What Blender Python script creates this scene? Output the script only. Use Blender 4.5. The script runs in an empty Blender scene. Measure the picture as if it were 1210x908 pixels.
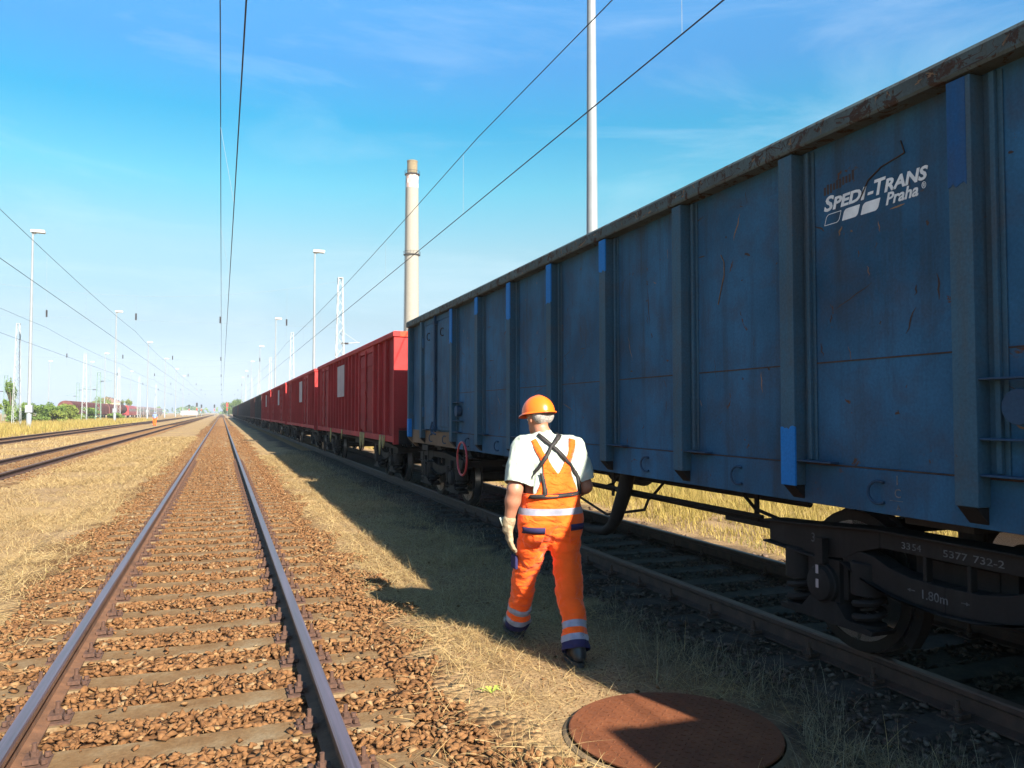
import bpy, bmesh, math, random
import numpy as np
from mathutils import Vector, Matrix, noise as mnoise
from mathutils.bvhtree import BVHTree

random.seed(7)
RNG = np.random.default_rng(11)
scene = bpy.context.scene
COL = scene.collection
PI = math.pi
R = math.radians

# ------------------------------------------------------------------ helpers
def tag(o, label=None, cat=None, group=None, kind=None):
    if label: o['label'] = label
    if cat: o['category'] = cat
    if group: o['group'] = group
    if kind: o['kind'] = kind
    return o

def empty(name, loc=(0, 0, 0), rz=0.0, parent=None):
    o = bpy.data.objects.new(name, None)
    o.empty_display_size = 0.3
    COL.objects.link(o)
    o.location = loc
    o.rotation_euler = (0, 0, rz)
    if parent: o.parent = parent
    return o

def children(o):
    return KIDS.get(o.name, [])

KIDS = {}
def link(o, parent=None):
    COL.objects.link(o)
    if parent is not None:
        o.parent = parent
        KIDS.setdefault(parent.name, []).append(o)
    return o

def copy_tree(o, parent=None):
    c = o.copy()
    link(c, parent)
    for k in ('label', 'category', 'group'):
        if parent is None and k == 'label' and k in c: del c[k]
    for ch in list(KIDS.get(o.name, [])):
        copy_tree(ch, c)
    return c

class MB:
    """collects polygons; build() links them as one mesh object"""
    def __init__(self):
        self.v = []; self.f = []; self.m = []
    def add(self, verts, faces, mat=0):
        b = len(self.v)
        self.v.extend([tuple(p) for p in verts])
        for f in faces:
            self.f.append([b + i for i in f]); self.m.append(mat)
        return self
    def box(self, x0, x1, y0, y1, z0, z1, mat=0):
        vs = [(x0,y0,z0),(x1,y0,z0),(x1,y1,z0),(x0,y1,z0),(x0,y0,z1),(x1,y0,z1),(x1,y1,z1),(x0,y1,z1)]
        fs = [(0,3,2,1),(4,5,6,7),(0,1,5,4),(1,2,6,5),(2,3,7,6),(3,0,4,7)]
        return self.add(vs, fs, mat)
    def bar(self, a, b, w, h=None, mat=0, up=(0,0,1)):
        """rectangular bar from a to b"""
        h = w if h is None else h
        a = Vector(a); b = Vector(b); d = (b-a).normalized(); u = Vector(up)
        if abs(d.dot(u)) > 0.98: u = Vector((1,0,0))
        s = d.cross(u).normalized(); t = s.cross(d).normalized()
        vs = []
        for p in (a, b):
            for (i, j) in ((-1,-1),(1,-1),(1,1),(-1,1)):
                vs.append(p + s*(i*w/2) + t*(j*h/2))
        fs = [(0,1,2,3)[::-1],(4,5,6,7),(0,1,5,4),(1,2,6,5),(2,3,7,6),(3,0,4,7)]
        return self.add(vs, fs, mat)
    def tube(self, pts, r, n=8, mat=0, cap=True, closed=False):
        pts = [Vector(p) for p in pts]
        N = len(pts)
        rs = r if isinstance(r, (list, tuple)) else [r]*N
        vs = []; prev = None
        for i, p in enumerate(pts):
            if closed: d = (pts[(i+1) % N]-pts[i-1]).normalized()
            else: d = (pts[min(i+1, N-1)]-pts[max(i-1, 0)]).normalized()
            if prev is None:
                u = Vector((0,0,1)) if abs(d.z) < 0.9 else Vector((1,0,0))
                s = d.cross(u).normalized()
            else:
                s = (prev - d*prev.dot(d)).normalized()
            prev = s; t = s.cross(d)
            for k in range(n):
                a = 2*PI*k/n
                vs.append(p + (s*math.cos(a) + t*math.sin(a))*rs[i])
        fs = []
        for i in range(N if closed else N-1):
            j = (i+1) % N
            for k in range(n):
                k2 = (k+1) % n
                fs.append((i*n+k, j*n+k, j*n+k2, i*n+k2))
        if cap and not closed:
            fs.append(tuple(range(n))); fs.append(tuple(range((N-1)*n, N*n))[::-1])
        return self.add(vs, fs, mat)
    def cyl(self, a, b, r0, r1=None, n=16, mat=0):
        return self.tube([a, b], [r0, r0 if r1 is None else r1], n, mat)
    def lathe(self, prof, axis='z', c=(0,0,0), n=24, mat=0):
        """prof: list of (r, h)"""
        vs = []; c = Vector(c)
        for (r, h) in prof:
            for k in range(n):
                a = 2*PI*k/n; p, q = r*math.cos(a), r*math.sin(a)
                v = {'z': (p, q, h), 'x': (h, p, q), 'y': (q, h, p)}[axis]
                vs.append(c + Vector(v))
        fs = []
        for i in range(len(prof)-1):
            for k in range(n):
                k2 = (k+1) % n
                fs.append((i*n+k, i*n+k2, (i+1)*n+k2, (i+1)*n+k))
        if prof[0][0] > 1e-5: fs.append(tuple(range(n))[::-1])
        if prof[-1][0] > 1e-5: fs.append(tuple(range((len(prof)-1)*n, len(prof)*n)))
        return self.add(vs, fs, mat)
    def prism(self, poly, axis, a, b, mat=0):
        """extrude polygon along axis; poly coords are the other two axes in order (x: (y,z), y: (x,z), z: (x,y))"""
        n = len(poly); vs = []
        for h in (a, b):
            for (p, q) in poly:
                vs.append({'x': (h, p, q), 'y': (p, h, q), 'z': (p, q, h)}[axis])
        fs = [tuple(range(n))[::-1], tuple(range(n, 2*n))]
        for k in range(n):
            k2 = (k+1) % n
            fs.append((k, k2, n+k2, n+k))
        return self.add(vs, fs, mat)
    def build(self, name, mats, parent=None, smooth=False, bevel=0.0, loc=None, auto=None):
        me = bpy.data.meshes.new(name)
        me.from_pydata(self.v, [], self.f)
        mats = mats if isinstance(mats, (list, tuple)) else [mats]
        for m in mats: me.materials.append(m)
        me.polygons.foreach_set('material_index', self.m)
        bm = bmesh.new(); bm.from_mesh(me)
        bmesh.ops.recalc_face_normals(bm, faces=bm.faces)
        bm.to_mesh(me); bm.free()
        if smooth: me.polygons.foreach_set('use_smooth', [True]*len(me.polygons))
        if auto is not None:
            me.polygons.foreach_set('use_smooth', [True]*len(me.polygons))
            me.set_sharp_from_angle(angle=R(auto))
        me.update()
        o = bpy.data.objects.new(name, me)
        link(o, parent)
        if loc is not None: o.location = loc
        if bevel > 0:
            b = o.modifiers.new('bevel', 'BEVEL'); b.width = bevel; b.segments = 2
            b.limit_method = 'ANGLE'; b.angle_limit = R(40)
        return o

def mesh_np(name, verts, faces, mat, parent=None, attr=None, smooth=False, mats=None, midx=None):
    """verts Nx3, faces MxK (uniform K) numpy -> one mesh object"""
    me = bpy.data.meshes.new(name)
    K = faces.shape[1]
    me.vertices.add(len(verts)); me.vertices.foreach_set('co', np.ascontiguousarray(verts, dtype=np.float32).ravel())
    me.loops.add(faces.size); me.loops.foreach_set('vertex_index', np.ascontiguousarray(faces, dtype=np.int32).ravel())
    me.polygons.add(len(faces))
    me.polygons.foreach_set('loop_start', np.arange(0, faces.size, K, dtype=np.int32))
    me.polygons.foreach_set('loop_total', np.full(len(faces), K, dtype=np.int32))
    if smooth: me.polygons.foreach_set('use_smooth', np.ones(len(faces), dtype=bool))
    for m in (mats or [mat]): me.materials.append(m)
    if midx is not None: me.polygons.foreach_set('material_index', np.asarray(midx, dtype=np.int32))
    me.update(calc_edges=True)
    if attr is not None:
        a = me.attributes.new('tint', 'FLOAT', 'POINT')
        a.data.foreach_set('value', np.ascontiguousarray(attr, dtype=np.float32))
    me.validate()
    o = bpy.data.objects.new(name, me)
    return link(o, parent)

def vnoise(x, y, s, seed=0):
    """smooth 2D value noise 0..1"""
    g = np.random.default_rng(seed).random((64, 64))
    x = np.asarray(x)/s + 1000.0; y = np.asarray(y)/s + 1000.0
    i = np.floor(x).astype(int); j = np.floor(y).astype(int)
    u = x-i; v = y-j; u = u*u*(3-2*u); v = v*v*(3-2*v)
    a = g[i % 64, j % 64]; b = g[(i+1) % 64, j % 64]; c = g[i % 64, (j+1) % 64]; d = g[(i+1) % 64, (j+1) % 64]
    return (a*(1-u)+b*u)*(1-v) + (c*(1-u)+d*u)*v

# ------------------------------------------------------------------ materials
def new_mat(name):
    m = bpy.data.materials.new(name); m.use_nodes = True
    nt = m.node_tree
    return m, nt, nt.nodes['Principled BSDF']

def nd(nt, t, **kw):
    n = nt.nodes.new(t)
    for k, v in kw.items():
        if k.startswith('_'): n.inputs[k[1:].replace('_', ' ')].default_value = v
        else: setattr(n, k, v)
    return n

def c4(c): return (c[0], c[1], c[2], 1.0)

def ramp(nt, stops, fac=None, interp='LINEAR'):
    n = nt.nodes.new('ShaderNodeValToRGB'); n.color_ramp.interpolation = interp
    e = n.color_ramp.elements
    e[0].position, e[0].color = stops[0][0], c4(stops[0][1])
    e[1].position, e[1].color = stops[-1][0], c4(stops[-1][1])
    for p, c in stops[1:-1]:
        k = e.new(p); k.color = c4(c)
    if fac is not None: nt.links.new(fac, n.inputs[0])
    return n

def tex(nt, scale, detail=6, rough=0.55, coord='Object', stretch=None, dist=0.0, kind='noise', loc=(0,0,0)):
    tc = nd(nt, 'ShaderNodeTexCoord'); src = tc.outputs[coord]
    mp = nd(nt, 'ShaderNodeMapping'); nt.links.new(src, mp.inputs[0])
    mp.inputs['Location'].default_value = loc
    if stretch: mp.inputs['Scale'].default_value = stretch
    if kind == 'noise':
        n = nd(nt, 'ShaderNodeTexNoise', _Scale=scale, _Detail=detail, _Roughness=rough, _Distortion=dist)
    elif kind == 'voronoi':
        n = nd(nt, 'ShaderNodeTexVoronoi', _Scale=scale)
    nt.links.new(mp.outputs[0], n.inputs['Vector'])
    return n

def mix(nt, a, b, fac, blend='MIX'):
    n = nd(nt, 'ShaderNodeMix', data_type='RGBA', blend_type=blend)
    for s, v in ((6, a), (7, b)):
        if isinstance(v, (tuple, list)): n.inputs[s].default_value = c4(v)
        else: nt.links.new(v, n.inputs[s])
    if isinstance(fac, (int, float)): n.inputs[0].default_value = fac
    else: nt.links.new(fac, n.inputs[0])
    return n.outputs[2]

def bump(nt, bs, height, strength=0.3, dist=0.02):
    b = nd(nt, 'ShaderNodeBump', _Strength=strength, _Distance=dist)
    nt.links.new(height, b.inputs['Height']); nt.links.new(b.outputs[0], bs.inputs['Normal'])
    return b

def simple(name, col, rough=0.6, metal=0.0, var=0.25, scale=6.0, bmp=0.0, spec=0.5, bscale=None, coord='Object'):
    m, nt, bs = new_mat(name)
    t = tex(nt, scale, coord=coord)
    lo = tuple(max(0, c*(1-var)) for c in col); hi = tuple(min(1, c*(1+var)) for c in col)
    r = ramp(nt, [(0.3, lo), (0.7, hi)], t.outputs[0])
    nt.links.new(r.outputs[0], bs.inputs['Base Color'])
    bs.inputs['Roughness'].default_value = rough; bs.inputs['Metallic'].default_value = metal
    bs.inputs['Specular IOR Level'].default_value = spec
    if bmp > 0:
        t2 = tex(nt, bscale or scale*6, coord=coord); bump(nt, bs, t2.outputs[0], bmp)
    return m

def paint(name, col, rust=(0.10, 0.045, 0.02), rust_amt=0.5, dirt=(0.06, 0.055, 0.045), dirt_amt=0.5, rough=0.72, scale=1.0, fade=0.25, dents=0.25):
    """weathered vehicle paint: faded patches, vertical dirt streaks, small rust spots, dents"""
    m, nt, bs = new_mat(name)
    big = tex(nt, 0.9*scale, 5)
    lo = tuple(c*(1-fade) for c in col); hi = tuple(min(1, c*(1+fade)+0.004) for c in col)
    base = ramp(nt, [(0.3, lo), (0.7, hi)], big.outputs[0]).outputs[0]
    mt_ = tex(nt, 3.2*scale, 8, 0.7, dist=0.4)
    mf = ramp(nt, [(0.46, (0,0,0)), (0.70, (0.55,0.55,0.55))], mt_.outputs[0])
    km = nd(nt, 'ShaderNodeMath', operation='MULTIPLY'); nt.links.new(mf.outputs[0], km.inputs[0]); km.inputs[1].default_value = min(1.0, dirt_amt)
    base = mix(nt, base, tuple(0.5*a_+0.5*b_ for a_, b_ in zip(dirt, rust)), km.outputs[0])
    st = tex(nt, 3.0*scale, 7, 0.65, stretch=(2.2, 2.2, 0.16))
    stf = ramp(nt, [(0.50, (0,0,0)), (0.78, (1,1,1))], st.outputs[0])
    k = nd(nt, 'ShaderNodeMath', operation='MULTIPLY'); nt.links.new(stf.outputs[0], k.inputs[0]); k.inputs[1].default_value = dirt_amt
    c1 = mix(nt, base, dirt, k.outputs[0])
    sp = tex(nt, 7.0*scale, 9, 0.72, dist=0.8)
    thr = 0.71 - 0.09*rust_amt
    spf = ramp(nt, [(thr, (0,0,0)), (thr+0.035, (1,1,1))], sp.outputs[0])
    c2 = mix(nt, c1, rust, spf.outputs[0])
    fine = tex(nt, 60*scale, 4)
    c3 = mix(nt, c2, (0.5,0.5,0.5), 0.0)
    f2 = ramp(nt, [(0.25, (0.82,0.82,0.82)), (0.75, (1.12,1.12,1.12))], fine.outputs[0])
    c3 = mix(nt, c2, f2.outputs[0], 1.0, 'MULTIPLY')
    nt.links.new(c3, bs.inputs['Base Color'])
    rr = ramp(nt, [(0, (rough,)*3), (1, (0.9,)*3)], spf.outputs[0])
    nt.links.new(rr.outputs[0], bs.inputs['Roughness'])
    bs.inputs['Specular IOR Level'].default_value = 0.16
    dn = tex(nt, 2.2*scale, 3)
    ad = nd(nt, 'ShaderNodeMath', operation='MULTIPLY_ADD'); nt.links.new(sp.outputs[0], ad.inputs[0]); ad.inputs[1].default_value = 0.12
    nt.links.new(dn.outputs[0], ad.inputs[2])
    bump(nt, bs, ad.outputs[0], dents, 0.05)
    return m

def tinted(name, stops, rough=0.8, trans=0.0, spec=0.2, sheen=0.0, var=0.0):
    """colour from the per-piece 'tint' attribute (each blade, leaf or stone its own colour)"""
    m, nt, bs = new_mat(name)
    a = nd(nt, 'ShaderNodeAttribute', attribute_name='tint')
    r = ramp(nt, stops, a.outputs['Fac'])
    col = r.outputs[0]
    if var > 0:
        t = tex(nt, 45, 5)
        f = ramp(nt, [(0.3, (1-var,)*3), (0.7, (1+var,)*3)], t.outputs[0])
        col = mix(nt, col, f.outputs[0], 1.0, 'MULTIPLY')
        bump(nt, bs, t.outputs[0], 0.5, 0.01)
    nt.links.new(col, bs.inputs['Base Color'])
    bs.inputs['Roughness'].default_value = rough
    bs.inputs['Specular IOR Level'].default_value = spec
    if trans > 0:
        tr = nd(nt, 'ShaderNodeBsdfTranslucent'); nt.links.new(col, tr.inputs[0])
        mx = nd(nt, 'ShaderNodeMixShader'); mx.inputs[0].default_value = trans
        nt.links.new(bs.outputs[0], mx.inputs[1]); nt.links.new(tr.outputs[0], mx.inputs[2])
        nt.links.new(mx.outputs[0], nt.nodes['Material Output'].inputs[0])
    return m

M = {}
BLUE = (0.024, 0.094, 0.176)
M['blue'] = paint('blue_wagon_paint', BLUE, rust_amt=0.75, dirt_amt=0.75, dirt=(0.030,0.036,0.040), fade=0.42)
M['blue_post'] = paint('blue_post_paint', (0.040, 0.098, 0.145), rust_amt=0.5, dirt_amt=0.8, dirt=(0.075,0.08,0.075), fade=0.2)
M['blue_rail'] = paint('blue_top_rail_paint', (0.078, 0.108, 0.108), rust=(0.055,0.034,0.024), rust_amt=1.9, dirt_amt=0.9, dirt=(0.07,0.065,0.05), scale=1.4)
M['blue_fresh'] = paint('fresh_blue_paint', (0.012, 0.17, 0.48), rust_amt=0.0, dirt_amt=0.15, fade=0.1)
M['blue_dim'] = paint('shaded_blue_patch', (0.010, 0.078, 0.205), rust_amt=0.2, dirt_amt=0.4, fade=0.2)  # patch blue darkened: shading at the post top put into the colour
M['blue_dark'] = paint('dark_blue_paint', (0.025, 0.06, 0.11), rust_amt=0.8, dirt_amt=0.5)
M['rust_plate'] = paint('rusty_plate', (0.16, 0.10, 0.06), rust_amt=0.8, dirt_amt=0.4)
M['scratch'] = simple('bare_rust_scratch', (0.045, 0.025, 0.017), 0.85, var=0.4, scale=20)
M['scratch_tan'] = simple('tan_rust_scratch', (0.19, 0.11, 0.055), 0.85, var=0.4, scale=20)
M['under'] = paint('grimy_underframe_steel', (0.018, 0.014, 0.013), rust=(0.035,0.020,0.012), rust_amt=0.5, dirt_amt=0.3, rough=0.7)
M['wheel'] = paint('wheel_steel', (0.025, 0.019, 0.016), rust=(0.035,0.020,0.012), rust_amt=0.4, dirt_amt=0.3, rough=0.6)
M['tread'] = simple('polished_tread', (0.55, 0.55, 0.56), 0.28, 1.0, 0.1)
M['hand_red'] = simple('red_handwheel_paint', (0.45, 0.03, 0.035), 0.4, var=0.2)
M['white'] = simple('white_marking', (0.72, 0.72, 0.70), 0.6, var=0.15, scale=14)
M['white_grimy'] = simple('grimy_white_marking', (0.10, 0.10, 0.105), 0.7, var=0.5, scale=25)
RED = (0.27, 0.011, 0.014)
M['red'] = paint('red_wagon_paint', RED, rust=(0.12,0.03,0.02), rust_amt=0.4, dirt_amt=0.3, dirt=(0.10,0.02,0.02), fade=0.2)
M['red_post'] = paint('red_post_paint', (0.40, 0.032, 0.030), rust=(0.12,0.03,0.02), rust_amt=0.3, dirt_amt=0.35, dirt=(0.12,0.03,0.03), fade=0.2)
M['red_end'] = paint('sunlit_red_end_paint', (0.62, 0.060, 0.026), rust=(0.2,0.05,0.03), rust_amt=0.3, dirt_amt=0.2, dirt=(0.3,0.03,0.03), fade=0.15)  # brighter than the sides: sunlight on the end walls put into the colour
M['dark'] = paint('dark_wagon_paint', (0.05, 0.042, 0.042), rust_amt=0.7, dirt_amt=0.4)
M['dark_post'] = paint('dark_post_paint', (0.06, 0.05, 0.05), rust_amt=0.7, dirt_amt=0.4)
M['brown'] = paint('brown_wagon_paint', (0.10, 0.035, 0.03), rust_amt=0.7, dirt_amt=0.4)
M['brown_post'] = paint('brown_post_paint', (0.12, 0.045, 0.04), rust_amt=0.7, dirt_amt=0.4)
M['paper'] = simple('pale_placard', (0.40, 0.32, 0.31), 0.8, var=0.12, scale=4)
M['strap'] = simple('yellow_tie_rope', (0.42, 0.33, 0.13), 0.8, var=0.3, scale=10)
M['black_rubber'] = simple('black_rubber', (0.02, 0.02, 0.02), 0.7, var=0.3)

# rails
M['rail_side'] = simple('rusty_rail_side', (0.13, 0.060, 0.028), 0.85, 0.0, 0.35, 9, 0.3)
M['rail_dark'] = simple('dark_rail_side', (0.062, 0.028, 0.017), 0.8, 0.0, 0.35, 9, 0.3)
m, nt, bs = new_mat('polished_rail_head'); M['rail_top'] = m
t = tex(nt, 3.0, 6, 0.6, stretch=(18, 0.25, 18))
r = ramp(nt, [(0.3, (0.17, 0.11, 0.10)), (0.7, (0.30, 0.23, 0.26))], t.outputs[0]); nt.links.new(r.outputs[0], bs.inputs['Base Color'])
bs.inputs['Metallic'].default_value = 0.75
rr = ramp(nt, [(0.3, (0.30,)*3), (0.75, (0.50,)*3)], t.outputs[0]); nt.links.new(rr.outputs[0], bs.inputs['Roughness'])
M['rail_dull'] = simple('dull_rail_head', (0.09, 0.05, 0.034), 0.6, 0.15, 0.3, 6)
M['clip'] = simple('rusty_fastening', (0.075, 0.036, 0.022), 0.85, 0.0, 0.4, 30)

def concrete(name, a, b, c):
    m, nt, bs = new_mat(name)
    t = tex(nt, 3.5, 8, 0.65, coord='Object'); t2 = tex(nt, 40, 6, 0.7)
    r = ramp(nt, [(0.32, a), (0.5, b), (0.68, c)], t.outputs[0])
    f = ramp(nt, [(0.3, (0.72,)*3), (0.7, (1.15,)*3)], t2.outputs[0])
    nt.links.new(mix(nt, r.outputs[0], f.outputs[0], 1.0, 'MULTIPLY'), bs.inputs['Base Color'])
    bs.inputs['Roughness'].default_value = 0.9; bs.inputs['Specular IOR Level'].default_value = 0.15
    bump(nt, bs, t2.outputs[0], 0.5, 0.012)
    return m
M['sleeper'] = concrete('dusty_concrete_sleeper', (0.125, 0.066, 0.027), (0.165, 0.100, 0.046), (0.20, 0.145, 0.082))
M['sleeper_far'] = concrete('dusty_sleeper', (0.155, 0.078, 0.031), (0.18, 0.098, 0.042), (0.20, 0.118, 0.055))
M['sleeper_dark'] = concrete('dark_sleeper', (0.040, 0.028, 0.021), (0.065, 0.047, 0.035), (0.10, 0.075, 0.056))  # darker than the sleepers of the other tracks
M['concrete'] = concrete('concrete_ring', (0.13, 0.09, 0.05), (0.18, 0.125, 0.07), (0.22, 0.16, 0.09))

STONE_STOPS = [(0.0, (0.105, 0.049, 0.020)), (0.3, (0.15, 0.071, 0.028)), (0.6, (0.18, 0.089, 0.036)), (0.85, (0.165, 0.080, 0.032)), (0.97, (0.24, 0.14, 0.062)), (1.0, (0.24, 0.175, 0.10))]
M['stone'] = tinted('rust_brown_ballast_stone', STONE_STOPS, 0.92, spec=0.15, var=0.22)
M['stone_dark'] = tinted('dark_ballast_stone', [(0, (0.05,0.032,0.024)), (0.6, (0.10,0.06,0.042)), (1, (0.16,0.11,0.08))], 0.9, spec=0.15, var=0.2)  # darker stones for the wagon track

m, nt, bs = new_mat('ballast_bed'); M['ballast'] = m
v = tex(nt, 17, kind='voronoi'); n2 = tex(nt, 1.3, 5); n3 = tex(nt, 55, 5, 0.7)
r = ramp(nt, [(0, (0.08,0.038,0.017)), (0.35, (0.115,0.055,0.022)), (0.7, (0.14,0.068,0.027)), (1, (0.16,0.084,0.036))], v.outputs['Color'])  # bed coloured darker than the stones to paint shade into the gaps between them
f = ramp(nt, [(0.3, (0.80,0.78,0.76)), (0.7, (1.15,1.18,1.2))], n2.outputs[0])
c = mix(nt, r.outputs[0], f.outputs[0], 1.0, 'MULTIPLY')
f3 = ramp(nt, [(0.3, (0.7,)*3), (0.7, (1.2,)*3)], n3.outputs[0])
nt.links.new(mix(nt, c, f3.outputs[0], 1.0, 'MULTIPLY'), bs.inputs['Base Color'])
bs.inputs['Roughness'].default_value = 0.95; bs.inputs['Specular IOR Level'].default_value = 0.1
inv = nd(nt, 'ShaderNodeMath', operation='SUBTRACT'); inv.inputs[0].default_value = 1.0; nt.links.new(v.outputs['Distance'], inv.inputs[1])
bump(nt, bs, inv.outputs[0], 0.9, 0.04)

M['ballast_dark'] = simple('shade_toned_ballast', (0.075, 0.052, 0.036), 0.95, 0, 0.45, 26, 0.8, 0.1)  # dark brown track bed with the wagon's shade worked into its colour
# ground: grit, straw and bare earth patches
def ground_colour(nt):
    big = tex(nt, 0.35, 6, 0.6); mid = tex(nt, 2.2, 7, 0.65); fine = tex(nt, 38, 8, 0.7); grit = tex(nt, 90, kind='voronoi')
    straw = tex(nt, 22, 6, 0.7, stretch=(1.0, 0.35, 1.0), dist=1.5)
    cA = ramp(nt, [(0.25, (0.20,0.126,0.065)), (0.5, (0.27,0.178,0.092)), (0.75, (0.32,0.222,0.122))], mid.outputs[0])
    cB = ramp(nt, [(0.3, (0.28,0.182,0.080)), (0.6, (0.37,0.250,0.112)), (0.8, (0.43,0.305,0.15))], straw.outputs[0])
    fb = ramp(nt, [(0.42, (0,0,0)), (0.58, (1,1,1))], big.outputs[0])
    c = mix(nt, cA.outputs[0], cB.outputs[0], fb.outputs[0])
    ff = ramp(nt, [(0.30, (0.45,)*3), (0.70, (1.4,)*3)], fine.outputs[0])
    c = mix(nt, c, ff.outputs[0], 1.0, 'MULTIPLY')
    fg = ramp(nt, [(0.0, (0.75,0.74,0.72)), (0.5, (1.0,1.0,1.0)), (1.0, (1.25,1.23,1.2))], grit.outputs['Color'])
    c = mix(nt, c, fg.outputs[0], 1.0, 'MULTIPLY')
    ad = nd(nt, 'ShaderNodeMath', operation='ADD'); nt.links.new(fine.outputs[0], ad.inputs[0]); nt.links.new(mid.outputs[0], ad.inputs[1])
    return c, ad.outputs[0]
m, nt, bs = new_mat('dry_ground'); M['ground'] = m
c, hgt_ = ground_colour(nt)
nt.links.new(c, bs.inputs['Base Color'])
bs.inputs['Roughness'].default_value = 0.95; bs.inputs['Specular IOR Level'].default_value = 0.1
bump(nt, bs, hgt_, 0.7, 0.02)
def feather(m):
    """let a bed of stone thin out into the bare ground towards its ragged edge"""
    nt = m.node_tree; bs = nt.nodes['Principled BSDF']; src = bs.inputs['Base Color'].links[0].from_socket
    gc, _ = ground_colour(nt)
    a = nd(nt, 'ShaderNodeAttribute', attribute_name='tint')
    n1 = tex(nt, 5, 6, 0.7)
    ad = nd(nt, 'ShaderNodeMath', operation='MULTIPLY_ADD'); nt.links.new(n1.outputs[0], ad.inputs[0]); ad.inputs[1].default_value = 1.1; nt.links.new(a.outputs['Fac'], ad.inputs[2])
    r = ramp(nt, [(0.55, (0,0,0)), (1.0, (1,1,1))], ad.outputs[0])
    nt.links.new(mix(nt, gc, src, r.outputs[0]), bs.inputs['Base Color'])
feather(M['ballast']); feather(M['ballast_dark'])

STRAW = [(0.0, (0.19,0.12,0.052)), (0.3, (0.34,0.222,0.09)), (0.65, (0.47,0.325,0.138)), (0.95, (0.58,0.44,0.215)), (1.0, (0.32,0.27,0.09))]
M['straw'] = tinted('dry_straw', STRAW, 0.7, trans=0.25)
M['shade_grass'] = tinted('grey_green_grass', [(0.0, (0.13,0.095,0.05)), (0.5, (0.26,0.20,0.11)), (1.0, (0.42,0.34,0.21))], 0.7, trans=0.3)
M['tall_grass'] = tinted('tall_yellow_grass', [(0.0, (0.21,0.165,0.04)), (0.5, (0.37,0.27,0.075)), (0.85, (0.43,0.32,0.10)), (1.0, (0.16,0.20,0.04))], 0.7, trans=0.3)
M['leaf'] = tinted('bush_leaves', [(0.0, (0.07,0.12,0.022)), (0.5, (0.14,0.21,0.040)), (1.0, (0.22,0.29,0.07))], 0.6, trans=0.3)
M['leaf_yellow'] = tinted('yellow_green_leaves', [(0.0, (0.11,0.15,0.024)), (0.5, (0.20,0.24,0.042)), (1.0, (0.30,0.32,0.075))], 0.6, trans=0.3)
M['bark'] = simple('bark', (0.09, 0.065, 0.045), 0.9, var=0.4, bmp=0.4)
M['weed'] = simple('bright_weed', (0.32, 0.40, 0.05), 0.6, var=0.2)

# masts, structures
M['mast'] = simple('galvanised_mast', (0.21, 0.23, 0.24), 0.5, 0.0, 0.08, 2)
M['lattice'] = simple('pale_lattice_steel', (0.28, 0.30, 0.30), 0.5, 0.0, 0.1, 3)
M['lattice_green'] = simple('green_lattice_steel', (0.14, 0.22, 0.18), 0.6, 0.0, 0.15, 3)
M['lamp'] = simple('lamp_housing', (0.5, 0.51, 0.5), 0.4, 0.0, 0.05)
M['wire'] = simple('dark_wire', (0.030, 0.034, 0.04), 0.6, 0.3, 0.1)
M['wire_pale'] = simple('pale_wire', (0.25, 0.30, 0.33), 0.6, 0.2, 0.1)
M['insulator'] = simple('brown_insulator', (0.05, 0.04, 0.04), 0.35, 0.0, 0.2)
M['chimney'] = concrete('chimney_concrete', (0.255, 0.23, 0.185), (0.285, 0.26, 0.21), (0.31, 0.285, 0.235))
M['chimney_cap'] = concrete('chimney_cap_brick', (0.16, 0.12, 0.065), (0.20, 0.155, 0.085), (0.24, 0.19, 0.115))
M['wall_white'] = simple('white_render', (0.33, 0.33, 0.33), 0.8, 0, 0.06)
M['wall_cream'] = simple('cream_render', (0.38, 0.31, 0.19), 0.8, 0, 0.08)
M['roof'] = simple('roof_sheet', (0.20, 0.11, 0.09), 0.7, 0, 0.15)
M['glass_dark'] = simple('window_glass', (0.03, 0.04, 0.05), 0.12, 0, 0.1)
M['hopper'] = paint('oxide_red_hopper', (0.085, 0.024, 0.022), rust_amt=0.4, dirt_amt=0.4)
M['coach_red'] = simple('red_coach_paint', (0.30, 0.03, 0.03), 0.4, 0, 0.1)
M['coach_pale'] = simple('pale_coach_paint', (0.24, 0.18, 0.17), 0.5, 0, 0.1)
M['signal_red'] = simple('red_signal_plate', (0.5, 0.03, 0.02), 0.5, 0, 0.1)
M['tank'] = paint('tank_brown', (0.08, 0.03, 0.022), rust_amt=0.3, dirt_amt=0.4)
m, nt, bs = new_mat('rusty_manhole_plate'); M['manhole'] = m
n1 = tex(nt, 4, 8, 0.7); n2 = tex(nt, 60, 5, 0.7)
r = ramp(nt, [(0.3, (0.105,0.034,0.013)), (0.55, (0.155,0.050,0.018)), (0.75, (0.20,0.078,0.032))], n1.outputs[0])
f = ramp(nt, [(0.3, (0.7,)*3), (0.72, (1.25,)*3)], n2.outputs[0])
nt.links.new(mix(nt, r.outputs[0], f.outputs[0], 1.0, 'MULTIPLY'), bs.inputs['Base Color'])
bs.inputs['Roughness'].default_value = 0.75; bs.inputs['Specular IOR Level'].default_value = 0.3
bump(nt, bs, n2.outputs[0], 0.4, 0.006)

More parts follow.
